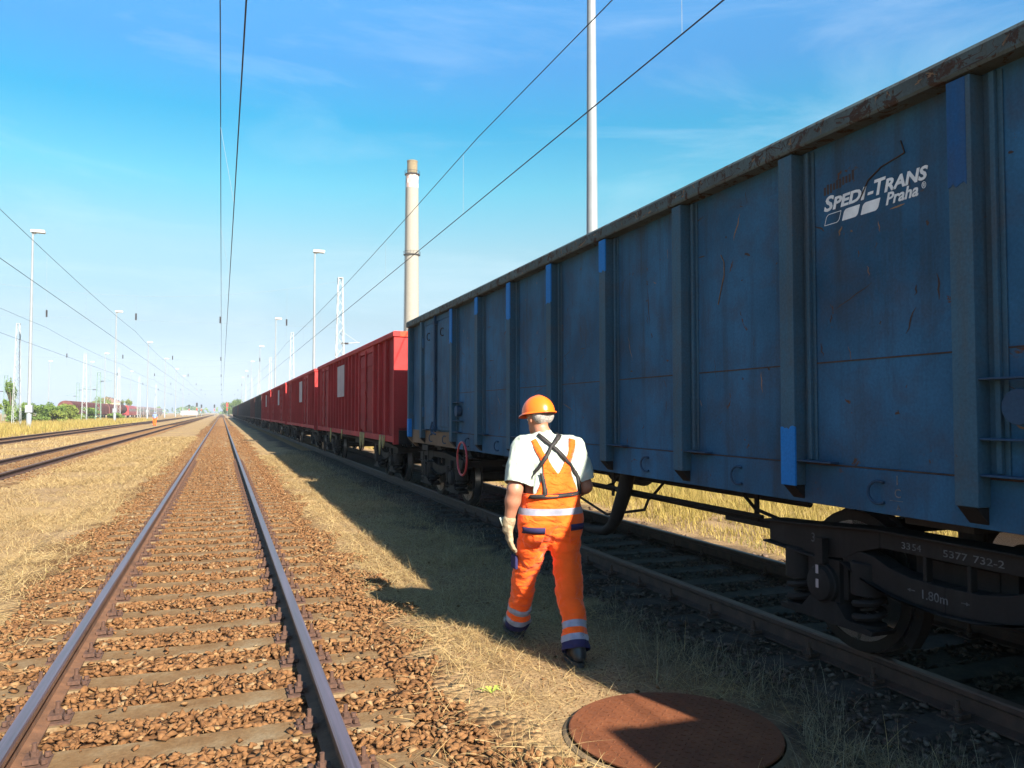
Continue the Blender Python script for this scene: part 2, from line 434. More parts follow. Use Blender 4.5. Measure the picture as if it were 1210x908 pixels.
# person
ORANGE = (1.0, 0.125, 0.008)
m, nt, bs = new_mat('orange_hivis_cloth'); M['orange'] = m
n1 = tex(nt, 7, 5); n2 = tex(nt, 260, 3)
r = ramp(nt, [(0.3, (0.96,0.105,0.006)), (0.7, ORANGE)], n1.outputs[0]); nt.links.new(r.outputs[0], bs.inputs['Base Color'])
bs.inputs['Roughness'].default_value = 0.75; bs.inputs['Sheen Weight'].default_value = 0.15; bs.inputs['Specular IOR Level'].default_value = 0.2
def folds(nt, bs, st, sc, strength, dist):
    f1 = tex(nt, sc, 3, 0.5, stretch=st, dist=0.7); f2 = tex(nt, 260, 3)
    a_ = nd(nt, 'ShaderNodeMath', operation='MULTIPLY_ADD'); nt.links.new(f2.outputs[0], a_.inputs[0]); a_.inputs[1].default_value = 0.04; nt.links.new(f1.outputs[0], a_.inputs[2])
    bump(nt, bs, a_.outputs[0], strength, dist)
folds(nt, bs, (1.0, 1.0, 1.7), 9, 0.75, 0.05)
M['shirt'] = simple('pale_shirt_cloth', (0.38, 0.42, 0.355), 0.85, 0, 0.06, 8, 0.0, 0.2, 220)
folds(M['shirt'].node_tree, M['shirt'].node_tree.nodes['Principled BSDF'], (1.2, 1.2, 0.7), 8, 0.6, 0.05)
M['navy'] = simple('navy_cloth', (0.028, 0.024, 0.075), 0.85, 0, 0.2, 12, 0.2, 0.2, 200)
M['silver'] = simple('silver_reflective_tape', (0.27, 0.27, 0.33), 0.45, 0.0, 0.15, 30, 0.0, 0.6)
M['strap_black'] = simple('black_webbing', (0.012, 0.009, 0.008), 0.7, 0, 0.3, 20)
M['helmet'] = simple('orange_helmet_plastic', (0.90, 0.15, 0.010), 0.28, 0, 0.05, 3, 0, 0.5)
M['boot'] = simple('black_boot_leather', (0.02, 0.02, 0.022), 0.4, 0, 0.3, 15)
M['sole'] = simple('dark_boot_sole', (0.03, 0.028, 0.026), 0.8, 0, 0.3)
M['glove'] = simple('tan_work_glove', (0.30, 0.225, 0.135), 0.85, 0, 0.4, 25, 0.3)
M['hair'] = simple('grey_hair', (0.33, 0.30, 0.27), 0.7, 0, 0.4, 70, 0.5)
m, nt, bs = new_mat('skin'); M['skin'] = m
n1 = tex(nt, 14, 5); r = ramp(nt, [(0.3, (0.33,0.135,0.075)), (0.7, (0.40,0.18,0.11))], n1.outputs[0]); nt.links.new(r.outputs[0], bs.inputs['Base Color'])
bs.inputs['Roughness'].default_value = 0.5; bs.inputs['Subsurface Weight'].default_value = 0.08; bs.inputs['Subsurface Radius'].default_value = (0.01, 0.004, 0.002)
M['eye'] = simple('eye', (0.6, 0.6, 0.58), 0.2, 0, 0.1)
M['blue_cloth'] = simple('grey_blue_cloth', (0.16, 0.22, 0.36), 0.85, 0, 0.1)

# ------------------------------------------------------------------ world, sun, camera
SUN = Vector((-0.417, 1.5, -1.0)).normalized()           # direction the light travels
elev = math.asin(-SUN.z)
azim = math.atan2(-SUN.x, -SUN.y)                        # from +Y towards +X
world = bpy.data.worlds.new("World"); scene.world = world; world.use_nodes = True
nt = world.node_tree; bg = nt.nodes['Background']
sky = nd(nt, 'ShaderNodeTexSky', sky_type='NISHITA', sun_disc=False)
sky.sun_elevation = elev; sky.sun_rotation = azim
sky.air_density = 1.0; sky.dust_density = 0.35; sky.ozone_density = 1.0; sky.altitude = 50
# thin high cirrus: a little white mixed in along streaks of the sky direction
tc = nd(nt, 'ShaderNodeTexCoord'); mp = nd(nt, 'ShaderNodeMapping'); nt.links.new(tc.outputs['Generated'], mp.inputs[0])
mp.inputs['Scale'].default_value = (1.0, 1.3, 5.0); mp.inputs['Rotation'].default_value = (0.0, 0.25, 0.3)
cn = nd(nt, 'ShaderNodeTexNoise', _Scale=2.2, _Detail=8.0, _Roughness=0.62, _Distortion=0.6); nt.links.new(mp.outputs[0], cn.inputs['Vector'])
cr = ramp(nt, [(0.50, (0,0,0)), (0.80, (0.22,0.22,0.22))], cn.outputs[0])
# the low sky is hazier and cooler than the model's: tone it by elevation
sx = nd(nt, 'ShaderNodeSeparateXYZ'); nt.links.new(tc.outputs['Generated'], sx.inputs[0])
tone = ramp(nt, [(0.0, (0.245,0.31,0.54)), (0.05, (0.28,0.295,0.385)), (0.11, (0.37,0.365,0.365)), (0.196, (0.53,0.56,0.47)), (0.27, (0.46,0.70,0.59)), (0.34, (0.38,0.69,0.67)), (0.40, (0.56,0.76,0.82)), (0.47, (0.76,0.95,1.0)), (0.65, (0.85,0.85,0.9)), (1.0, (0.65,0.75,0.8))], sx.outputs['Z'])
toned = mix(nt, sky.outputs[0], tone.outputs[0], 1.0, 'MULTIPLY')
cm = mix(nt, toned, (4.4, 4.7, 4.9), cr.outputs[0])
hs = nd(nt, 'ShaderNodeHueSaturation', _Saturation=1.25, _Value=1.0); nt.links.new(cm, hs.inputs['Color'])
nt.links.new(hs.outputs[0], bg.inputs[0]); bg.inputs[1].default_value = SKY_STRENGTH = 0.085

sl = bpy.data.lights.new('sun', 'SUN'); sl.energy = 5.0; sl.angle = R(0.5); sl.color = (1.0, 0.93, 0.82)
so = bpy.data.objects.new('sun', sl); COL.objects.link(so); so.rotation_euler = SUN.to_track_quat('-Z', 'Y').to_euler(); so.location = (10, -30, 30)

cam = bpy.data.cameras.new('camera'); cam.lens = 28.0; cam.sensor_width = 36.0; cam.clip_start = 0.05; cam.clip_end = 9000
co = bpy.data.objects.new('camera', cam); COL.objects.link(co); scene.camera = co
CAM = Vector((0, 0, 1.733)); yaw = R(20.02); pitch = R(2.07)
fw = Vector((math.sin(yaw)*math.cos(pitch), math.cos(yaw)*math.cos(pitch), math.sin(pitch)))
co.location = CAM; co.rotation_euler = fw.to_track_quat('-Z', 'Y').to_euler()
vs = scene.view_settings
vs.view_transform = 'Standard'; vs.look = 'None'; vs.gamma = 1.0; vs.use_curve_mapping = False; vs.exposure = 1.7
scene.cycles.max_bounces = 6; scene.cycles.diffuse_bounces = 3; scene.cycles.transparent_max_bounces = 6

# ------------------------------------------------------------------ ground
b = MB(); S = 4500
b.add([(-S,-S,0),(S,-S,0),(S,S,0),(-S,S,0)], [(0,1,2,3)])
tag(b.build('ground', M['ground']), kind='structure')

TRACKS = {'main': -0.185, 'wagon': 4.735, 'second': -6.07, 'third': -11.9}
def strip(name, cx, half_l, half_r, y0, y1, mat, z, seed):
    """sheet with a ragged edge"""
    ys = np.concatenate([np.arange(y0, 45, 0.12), np.arange(45, 200, 1.0), np.arange(200, y1+1, 20.0)])
    l = cx - half_l + (vnoise(ys, ys*0, 0.35, seed)-0.5)*0.45 + (vnoise(ys, ys*0, 2.5, seed+1)-0.5)*0.5
    r = cx + half_r + (vnoise(ys, ys*0+9, 0.35, seed)-0.5)*0.45 + (vnoise(ys, ys*0+9, 2.5, seed+1)-0.5)*0.5
    n = len(ys)
    V = np.zeros((n*4, 3)); w_ = np.minimum(0.75, (r-l)*0.3)
    for q, xx in enumerate((l-0.15, l-0.15+w_, r+0.15-w_, r+0.15)): V[q::4, 0] = xx; V[q::4, 1] = ys
    V[:, 2] = z; t = np.zeros(n*4); t[1::4] = 1; t[2::4] = 1
    i = np.arange(n-1)*4
    F = np.concatenate([np.stack([i+q, i+q+1, i+q+5, i+q+4], 1) for q in range(3)])
    return tag(mesh_np(name, V, F, mat, attr=t), kind='structure')
strip('ballast', TRACKS['main'], 1.55, 1.60, -20, 900, M['ballast'], 0.004, 3)
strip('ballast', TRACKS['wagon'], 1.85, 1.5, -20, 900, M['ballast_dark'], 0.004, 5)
strip('ballast', TRACKS['second'], 1.25, 1.25, -20, 900, M['ballast'], 0.004, 7)
strip('ballast', TRACKS['third'], 1.25, 1.25, -20, 900, M['ballast'], 0.004, 9)

# ------------------------------------------------------------------ railway tracks
def rail_mb(x, y0, y1):
    P = [(-0.07,0.02),(0.07,0.02),(0.07,0.032),(0.012,0.048),(0.009,0.125),(0.036,0.142),(0.036,0.170),(0.029,0.1795),(-0.029,0.1795),(-0.036,0.170),(-0.036,0.142),(-0.009,0.125),(-0.012,0.048),(-0.07,0.032)]
    b = MB(); n = len(P); ys = [y0, y1]
    vsx = [(x+p, y, z) for y in ys for p, z in P]
    fs = []; ms = []
    for k in range(n):
        k2 = (k+1) % n
        fs.append((k, k2, n+k2, n+k)); ms.append(1 if k in (6, 7, 8) else 0)
    for f, m_ in zip(fs, ms):
        b.add([vsx[i] for i in f], [(0,1,2,3)], m_)
    b.add(vsx[:n], [tuple(range(n))], 0); b.add(vsx[n:], [tuple(range(n))], 0)
    return b

def sleeper_mb(seed):
    rr = random.Random(seed)
    b = MB(); w0, w1 = 0.14, 0.115; L = 1.27
    pts = [(-w0,-0.10),(w0,-0.10),(w0*0.98,0.0),(w1,0.025),(-w1,0.025),(-w0*0.98,0.0)]
    xs = [-L, -L+0.05, -0.9, -0.5, 0, 0.5, 0.9, L-0.05, L]
    n = len(pts); V = []
    for i, x in enumerate(xs):
        s = 0.9 if i in (0, len(xs)-1) else 1.0
        for (p, q) in pts:
            V.append((x, p*s + rr.uniform(-0.004, 0.004), q - (0.012 if i in (0, len(xs)-1) and q > 0 else 0) - (0.008 if abs(x) < 0.3 and q > 0 else 0)))
    F = []
    for i in range(len(xs)-1):
        for k in range(n):
            k2 = (k+1) % n
            F.append((i*n+k, i*n+k2, (i+1)*n+k2, (i+1)*n+k))
    F.append(tuple(range(n))); F.append(tuple(range((len(xs)-1)*n, len(xs)*n)))
    return b.add(V, F)

def fastening_mb():
    """ribbed plate, two clamps with bolts standing beside the rail foot"""
    b = MB()
    b.box(-0.17, 0.17, -0.08, 0.08, 0.0135, 0.0305)
    for s in (-1, 1):
        b.box(min(s*0.055, s*0.125), max(s*0.055, s*0.125), -0.05, 0.05, 0.0385, 0.062)
        b.lathe([(0.021, 0.062), (0.021, 0.085)], 'z', (s*0.098, 0, 0), 6)
        b.lathe([(0.012, 0.085), (0.012, 0.125)], 'z', (s*0.098, 0, 0), 8)
        b.lathe([(0.016, 0.037), (0.016, 0.058)], 'z', (s*0.148, 0.045, 0), 6)
        b.lathe([(0.016, 0.037), (0.016, 0.058)], 'z', (s*0.148, -0.045, 0), 6)
    return b

def railway_track(cx, label, group, y_first, n_parts, n_fast, y_end, y_back, sl_mat, side_mat, top_mat, seed):
    root = empty('railway_track', (cx, 0, 0))
    tag(root, label, 'railway track', group)
    for s in (-0.75, 0.75):
        rail_mb(s, -25, 900).build('rail', [side_mat, top_mat], root)
    protos = [sleeper_mb(seed+k).build('sleeper', sl_mat, root, bevel=0.0) for k in range(4)]
    fp = None
    rr = random.Random(seed)
    for i in range(n_parts):
        y = y_first + 0.6*i
        if i < 4: s = protos[i]
        else:
            s = protos[i % 4].copy(); link(s, root); KIDS.pop(s.name, None)
        s.location = (rr.uniform(-0.03, 0.03), y + rr.uniform(-0.015, 0.015), rr.uniform(-0.006, 0.002)); s.rotation_euler = (0, 0, rr.uniform(-0.008, 0.008))
        if i < n_fast:
            for sx in (-0.75, 0.75):
                if fp is None: f = fp = fastening_mb().build('rail_fastening', M['clip'], s)
                else:
                    f = fp.copy(); link(f, s)
                f.parent = s
                f.location = (sx - s.location.x, 0, -s.location.z); f.rotation_euler = (0, 0, -s.rotation_euler.z)
    # the rest of the sleepers, far along the line
    V = []; F = []
    for y in np.arange(y_first + 0.6*n_parts, y_end, 0.6):
        k = len(V)
        V += [(-1.27,y-0.13,0),(1.27,y-0.13,0),(1.27,y+0.13,0),(-1.27,y+0.13,0),(-1.27,y-0.115,0.024),(1.27,y-0.115,0.024),(1.27,y+0.115,0.024),(-1.27,y+0.115,0.024)]
        F += [(k+4,k+5,k+6,k+7),(k,k+1,k+5,k+4),(k+1,k+2,k+6,k+5),(k+2,k+3,k+7,k+6),(k+3,k,k+4,k+7)]
    o = mesh_np('sleeper', np.array(V), np.array(F), M['sleeper_far'], root); o['kind'] = 'stuff'
    return root

railway_track(TRACKS['main'], 'sunlit railway track with shiny rails running straight away beside the walking man', 'railway tracks of the yard', 1.50, 100, 48, 300, 0, M['sleeper'], M['rail_side'], M['rail_top'], 1)
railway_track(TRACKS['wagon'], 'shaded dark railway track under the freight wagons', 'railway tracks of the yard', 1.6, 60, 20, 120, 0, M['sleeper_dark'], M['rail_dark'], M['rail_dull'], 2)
railway_track(TRACKS['second'], 'rusty brown railway track next left of the shiny-railed one', 'railway tracks of the yard', 12.0, 60, 0, 120, 0, M['sleeper'], M['rail_dark'], M['rail_dull'], 3)
railway_track(TRACKS['third'], 'rusty brown railway track farthest left beside the tall grass', 'railway tracks of the yard', 20.0, 60, 0, 130, 0, M['sleeper'], M['rail_dark'], M['rail_dull'], 4)

# ------------------------------------------------------------------ ballast stones (real geometry near the camera)
def stone_protos(n, seed):
    out = []
    rr = random.Random(seed)
    for k in range(n):
        bm = bmesh.new()
        for i in range(8):
            v = Vector((rr.gauss(0,1), rr.gauss(0,1), rr.gauss(0,1))).normalized()
            bm.verts.new((v.x*rr.uniform(0.75,1.1), v.y*rr.uniform(0.65,1.0), v.z*rr.uniform(0.38,0.55)))
        bmesh.ops.convex_hull(bm, input=bm.verts)
        for v in [v for v in bm.verts if not v.link_faces]: bm.verts.remove(v)
        bmesh.ops.triangulate(bm, faces=bm.faces)
        bm.verts.index_update()
        out.append((np.array([v.co[:] for v in bm.verts]), np.array([[v.index for v in f.verts] for f in bm.faces])))
        bm.free()
    return out
PROT = stone_protos(14, 5)
def scatter_stones(name, pos, size, mat, seed):
    g = np.random.default_rng(seed)
    Vs, Fs, Ts = [], [], []; base = 0
    which = g.integers(0, len(PROT), len(pos))
    for k, (pv, pf) in enumerate(PROT):
        idx = np.where(which == k)[0]
        if len(idx) == 0: continue
        n = len(idx)
        q = g.normal(size=(n, 4)); q[:, 1:3] *= 0.16; q /= np.linalg.norm(q, axis=1)[:, None]
        w, x, y, z = q.T
        Rm = np.stack([np.stack([1-2*(y*y+z*z), 2*(x*y-z*w), 2*(x*z+y*w)], 1), np.stack([2*(x*y+z*w), 1-2*(x*x+z*z), 2*(y*z-x*w)], 1), np.stack([2*(x*z-y*w), 2*(y*z+x*w), 1-2*(x*x+y*y)], 1)], 1)
        v = np.einsum('nij,mj->nmi', Rm, pv)*size[idx][:, None, None] + pos[idx][:, None, :]
        m_ = pv.shape[0]
        Vs.append(v.reshape(-1, 3)); Ts.append(np.repeat(g.random(n), m_))
        Fs.append((pf[None] + (base + np.arange(n)*m_)[:, None, None]).reshape(-1, 3)); base += n*m_
    o = mesh_np(name, np.concatenate(Vs), np.concatenate(Fs), mat, attr=np.concatenate(Ts))
    return tag(o, kind='stuff')

def stone_positions(cx, y0, y1, dens, hl, hr, seed, smin=0.018, smax=0.038, y_first=1.5):
    g = np.random.default_rng(seed)
    n = int((hl+hr+0.8)*(y1-y0)*dens)
    x = g.uniform(cx-hl-0.4, cx+hr+0.4, n); y = g.uniform(y0, y1, n)
    rel = x-cx
    edge = (vnoise(x, y, 0.5, seed)-0.5)*0.7
    keep = (rel > -hl+edge) & (rel < hr+edge)
    # thin out on the shoulders
    out = np.maximum(0, np.maximum(-rel-1.3, rel-1.3)); keep &= g.random(n) > out*1.2
    dy = np.abs(((y-y_first+0.3) % 0.6)-0.3)
    on = (dy < 0.125) & (np.abs(rel) < 1.25)
    cover = vnoise(x, y, 0.25, seed+2)
    spill = np.abs(rel) > 0.98
    keep &= ~on | (g.random(n) < np.where(spill, 0.35*cover, 0.03 + 0.06*(cover > 0.7)))
    for s in (-0.75, 0.75): keep &= np.abs(rel-s) > 0.095
    x, y, on, rel = x[keep], y[keep], on[keep], rel[keep]
    size = g.uniform(smin, smax, len(x))*np.where(on, 0.75, 1.0)
    z = np.where(on, 0.026+size*0.25, 0.034 - size*0.42) + g.uniform(-0.008, 0.007, len(x))
    return np.stack([x, y, z], 1), size
segs = [(1.9, 5.5, 880, .016, .052), (5.5, 10.0, 740, .018, .052), (10.0, 20.0, 480, .022, .05), (20.0, 42.0, 200, .03, .06), (42.0, 110.0, 60, .045, .085)]
PP, SS = [], []
for k, (a, c_, d, s0, s1) in enumerate(segs):
    p, s = stone_positions(TRACKS['main'], a, c_, d, 1.48, 1.62, 20+k, s0, s1); PP.append(p); SS.append(s)
scatter_stones('ballast_gravel', np.concatenate(PP), np.concatenate(SS), M['stone'], 1)
PP, SS = [], []
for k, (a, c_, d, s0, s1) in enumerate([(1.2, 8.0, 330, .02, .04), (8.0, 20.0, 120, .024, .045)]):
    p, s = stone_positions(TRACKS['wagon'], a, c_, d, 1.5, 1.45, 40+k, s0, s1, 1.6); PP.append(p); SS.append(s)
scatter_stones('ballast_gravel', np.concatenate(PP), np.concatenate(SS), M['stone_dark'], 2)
PP, SS = [], []
for k, (tk, yf) in enumerate((('second', 12.0), ('third', 20.0))):
    p, s = stone_positions(TRACKS[tk], yf-2, 45, 60, 1.3, 1.3, 60+k, .03, .055, yf); PP.append(p); SS.append(s)
scatter_stones('ballast_gravel', np.concatenate(PP), np.concatenate(SS), M['stone'], 3)
# loose grit on the path
g = np.random.default_rng(77); n = 14000
x = g.uniform(1.4, 3.3, n); y = 2.0 + 14*g.random(n)**1.5
s = g.uniform(0.003, 0.010, n); s[:160] = g.uniform(0.012, 0.026, 160)
scatter_stones('path_grit', np.stack([x, y, s*0.4], 1), s, M['stone'], 4)

# ------------------------------------------------------------------ grass (uncountable: one object per kind)
def blades(name, x, y, length, lean, width, mat, seed, tint=None, segs=2, z0=0.0, curl=0.5):
    """each blade a thin tapering strip that leans and droops"""
    g = np.random.default_rng(seed); n = len(x)
    az = g.uniform(0, 2*PI, n)
    d = np.stack([np.cos(az), np.sin(az), np.zeros(n)], 1); s = np.stack([-np.sin(az), np.cos(az), np.zeros(n)], 1)
    rows = []
    p = np.stack([x, y, np.full(n, z0) if np.isscalar(z0) else z0], 1); zmin = 0.006 if np.isscalar(z0) and z0 < 0.01 else 0.03
    ang = lean.copy()
    step = length/segs
    tw = g.uniform(-0.5, 0.5, (n, 1))
    for k in range(segs+1):
        w = width*(1 - 0.85*k/segs)
        side = s + tw*np.array([[0, 0, 1.0]])
        rows.append(p - side*w[:, None]/2); rows.append(p + side*w[:, None]/2)
        p = p + d*(np.sin(ang)*step)[:, None] + np.array([[0, 0, 1.0]])*(np.cos(ang)*step)[:, None]
        p[:, 2] = np.maximum(p[:, 2], zmin)
        ang = ang + curl*g.uniform(0.2, 1.0, n)/segs
    V = np.stack(rows, 1); m_ = V.shape[1]
    f = np.array([[2*k, 2*k+1, 2*k+3, 2*k+2] for k in range(segs)])
    F = (f[None] + (np.arange(n)*m_)[:, None, None]).reshape(-1, 4)
    t = g.random(n) if tint is None else tint
    return tag(mesh_np(name, V.reshape(-1, 3), F, mat, attr=np.repeat(t, m_)), kind='stuff')

def density_field(x0, x1, y0, y1, n, seed, falloff=1.6, fn=None):
    g = np.random.default_rng(seed)
    x = g.uniform(x0, x1, n); y = y0 + (y1-y0)*g.random(n)**falloff
    k = fn(x, y, g)
    return x[k], y[k]

# cropped straw on both sides of the sunlit track
def f_right(x, y, g):
    d = vnoise(x, y, 0.9, 31)*0.6 + vnoise(x, y, 0.22, 32)*0.5
    edge = np.clip((x-1.25)/0.35, 0, 1)
    path = ((x > 1.75) & (x < 2.7) & (y < 5.2))
    return (g.random(len(x)) < edge*np.clip((d-np.where(y < 6, 0.38, 0.25))/0.45, 0.05, 1)) & (~path | (g.random(len(x)) < 0.35)) & (np.hypot(x-2.31, y-3.79) > 0.66)
x, y = density_field(1.15, 3.1, 2.0, 34, 120000, 101, 1.9, f_right)
g = np.random.default_rng(5); n = len(x)
blades('straw_grass', x, y, g.uniform(0.05, 0.20, n)*(1+0.01*y), g.uniform(0.95, 1.56, n), g.uniform(0.0014, 0.0032, n)*(1+0.06*y), M['straw'], 6)
def f_left(x, y, g):
    d = vnoise(x, y, 1.6, 33)*0.6 + vnoise(x, y, 0.35, 34)*0.45 + 0.12*vnoise(x, y, 6, 35)
    edge = np.clip((-1.38-x)/0.5, 0, 1)*np.clip((x+4.9)/0.4, 0, 1)
    return (g.random(len(x)) < edge*np.clip((d-0.25)/0.5, 0.06, 1))
x, y = density_field(-4.9, -1.35, 2.6, 60, 250000, 102, 1.6, f_left)
g = np.random.default_rng(8); n = len(x)
blades('straw_grass', x, y, g.uniform(0.05, 0.17, n)*(1+0.015*y), g.uniform(0.85, 1.55, n), g.uniform(0.0016, 0.0036, n)*(1+0.05*y), M['straw'], 9)
# straw between the tracks farther left
x, y = density_field(-10.8, -7.2, 14, 70, 30000, 103, 1.4, lambda x, y, g: vnoise(x, y, 1.3, 36) > 0.4)
g = np.random.default_rng(10); n = len(x)
blades('straw_grass', x, y, g.uniform(0.08, 0.2, n), g.uniform(0.4, 1.4, n), g.uniform(0.006, 0.014, n), M['straw'], 11)
# taller grey-green grass in the shade beside the wagon track
def f_shade(x, y, g):
    d = vnoise(x, y, 0.7, 41)*0.6 + vnoise(x, y, 0.2, 42)*0.5
    c_ = 1 - np.abs(x-2.95)/0.65
    path = (x < 2.55) & (y < 6.0)
    return (g.random(len(x)) < np.clip(c_*1.4, 0, 1)) & (d > 0.48) & ~path & (np.hypot(x-2.31, y-3.79) > 0.67)
x, y = density_field(2.3, 3.6, 2.2, 36, 42000, 104, 1.9, f_shade)
g = np.random.default_rng(12); n = len(x)
blades('shade_grass', x, y, g.uniform(0.07, 0.24, n), g.uniform(0.15, 1.45, n), g.uniform(0.0013, 0.003, n)*(1+0.05*y), M['shade_grass'], 13, segs=3, curl=1.2)
# straw blown over the ballast shoulders
x, y = density_field(0.75, 1.75, 2.0, 16, 2600, 109, 1.5, lambda x, y, g: (vnoise(x, y, 0.5, 52) > 0.4) & (g.random(len(x)) < np.clip((x-0.7)/0.8, 0.1, 1)))
x2, y2 = density_field(-2.2, -1.0, 2.6, 16, 2600, 110, 1.5, lambda x, y, g: (vnoise(x, y, 0.5, 53) > 0.4) & (g.random(len(x)) < np.clip((-0.95-x)/0.8, 0.1, 1)))
x = np.concatenate([x, x2]); y = np.concatenate([y, y2]); g = np.random.default_rng(31); n = len(x)
blades('straw_litter', x, y, g.uniform(0.05, 0.24, n), g.uniform(1.25, 1.56, n), g.uniform(0.002, 0.004, n)*(1+0.04*y), M['straw'], 32, segs=3, z0=0.045, tint=g.uniform(0.4, 0.95, n), curl=0.3)
# a few long dry stalks
x, y = density_field(1.5, 3.3, 2.1, 12, 420, 105, 1.4, lambda x, y, g: (vnoise(x, y, 0.8, 43) > 0.42) & (np.hypot(x-2.31, y-3.79) > 0.64))
g = np.random.default_rng(14); n = len(x)
blades('dry_stalks', x, y, g.uniform(0.14, 0.34, n), g.uniform(0.2, 1.35, n), g.uniform(0.0025, 0.0045, n), M['straw'], 15, segs=3, tint=g.uniform(0.5, 0.9, n))
# tall yellow grass of the left margin
x, y = density_field(-27, -14.2, 40, 210, 60000, 106, 1.3, lambda x, y, g: vnoise(x, y, 3.0, 44) + 0.5*vnoise(x, y, 0.9, 45) > 0.6)
g = np.random.default_rng(16); n = len(x)
blades('tall_grass', x, y, g.uniform(0.35, 0.85, n)*(0.5+0.5*np.clip((-x-14)/4, 0, 1)), g.uniform(0.05, 0.6, n), g.uniform(0.02, 0.05, n), M['tall_grass'], 17, tint=np.clip(g.random(n)*0.8 + 0.25*(vnoise(x, y, 7, 46) > 0.62), 0, 1))
# rough field behind the wagons
x, y = density_field(6.6, 24, 2, 60, 130000, 107, 1.3, lambda x, y, g: vnoise(x, y, 2.0, 47) + 0.6*vnoise(x, y, 0.6, 48) > 0.62 - 0.03*(x-6.7))
g = np.random.default_rng(18); n = len(x)
blades('tall_grass', x, y, g.uniform(0.12, 0.4, n)*(0.6+0.06*np.clip(x-6, 0, 10)), g.uniform(0.05, 0.8, n), g.uniform(0.008, 0.018, n), M['tall_grass'], 19, segs=2, tint=np.clip(g.random(n)*0.75 + 0.3*(vnoise(x, y, 3, 49) > 0.66), 0, 1))

x, y = density_field(6.35, 11, 2, 22, 45000, 108, 1.2, lambda x, y, g: vnoise(x, y, 0.8, 50) > 0.25)
g = np.random.default_rng(28); n = len(x)
blades('tall_grass', x, y, g.uniform(0.08, 0.30, n)*np.clip((x-6)/1.5, 0.35, 1), g.uniform(0.05, 1.0, n), g.uniform(0.006, 0.013, n), M['tall_grass'], 29, segs=2, tint=np.clip(g.random(n)*0.8 + 0.3*(vnoise(x, y, 1.5, 51) > 0.68), 0, 1))

# ------------------------------------------------------------------ small things on the path
mh = empty('manhole_cover', (2.31, 3.79, 0))
tag(mh, 'round rusty iron manhole cover in the path beside the wagon track', 'manhole cover')
b = MB(); b.lathe([(0.0, 0.012), (0.55, 0.012), (0.558, 0.012), (0.566, 0.008), (0.566, 0.0)], 'z', (0,0,0.022), 72)
for i in range(-11, 12):
    for j in range(-11, 12):
        px, py = i*0.048, j*0.048
        if px*px+py*py < 0.52**2:
            a = PI/4 if (i+j) % 2 else -PI/4
            d = Vector((math.cos(a), math.sin(a), 0))*0.014
            b.bar(Vector((px,py,0.0355))-d, Vector((px,py,0.0355))+d, 0.007, 0.004)
b.build('lid', M['manhole'], mh)
b = MB(); b.lathe([(0.574, 0.0), (0.574, 0.012), (0.585, 0.010), (0.60, 0.0)], 'z', (0,0,0.004), 72)
b.build('concrete_rim', M['concrete'], mh, auto=40)

w = empty('weed', (1.585, 4.72, 0)); tag(w, 'small bright yellow-green weed sprig on the path left of the manhole', 'weed')
b = MB()
for k in range(7):
    a = -0.5 + k*0.62 + (k % 2)*0.15; L = 0.075 + 0.02*(k % 3)
    d = Vector((math.cos(a), math.sin(a), 0)); s = Vector((-d.y, d.x, 0))
    p0 = Vector((0,0,0.006)); p1 = d*L*0.5 + Vector((0,0,0.035)); p2 = d*L + Vector((0,0,0.022))
    b.add([p0, p1+s*0.009, p2, p1-s*0.009], [(0,1,2,3)])
b.build('leaf', M['weed'], w)

# ------------------------------------------------------------------ freight wagons
wb = lambda Y: Y - 8.15 + 0.185          # distance along the track -> along the blue wagon
W = 1.315
def text_mesh(name, s, size, loc, mat, parent, shear=0.0, width=None, xdir=(0,-1,0), ydir=(0,0,1), extrude=0.0008, space=1.0, bold=0.0):
    """lettering as flat raised letters; local x of the text runs along xdir"""
    cu = bpy.data.curves.new(name, 'FONT'); cu.body = s; cu.size = size; cu.shear = shear; cu.extrude = extrude; cu.space_character = space
    cu.resolution_u = 3; cu.offset = bold
    t = bpy.data.objects.new(name, cu); COL.objects.link(t)
    dg = bpy.context.evaluated_depsgraph_get()
    me = bpy.data.meshes.new_from_object(t.evaluated_get(dg))
    bpy.data.objects.remove(t); bpy.data.curves.remove(cu)
    xd = Vector(xdir); yd = Vector(ydir); zd = xd.cross(yd)
    n = len(me.vertices); co = np.zeros(n*3, dtype=np.float32); me.vertices.foreach_get('co', co); co = co.reshape(-1, 3)
    k = 1.0
    if width: k = width/max(1e-6, co[:, 0].max()-co[:, 0].min())
    x = (co[:, 0]-co[:, 0].min())*k
    P = np.array(loc)[None] + x[:, None]*np.array(xd)[None] + co[:, 1:2]*np.array(yd)[None] + co[:, 2:3]*np.array(zd)[None]
    me.vertices.foreach_set('co', P.astype(np.float32).ravel())
    me.materials.clear(); me.materials.append(mat); me.name = name; me.update()
    o = bpy.data.objects.new(name, me)
    return link(o, parent)

def helix(c, r, z0, z1, turns, n=14):
    N = int(turns*n)
    return [Vector((c[0]+r*math.cos(2*PI*k/n), c[1]+r*math.sin(2*PI*k/n), z0+(z1-z0)*k/N)) for k in range(N+1)]

def sym_prism(b, poly, x0, x1, mat=0):
    b.prism(poly, 'x', x0, x1, mat)

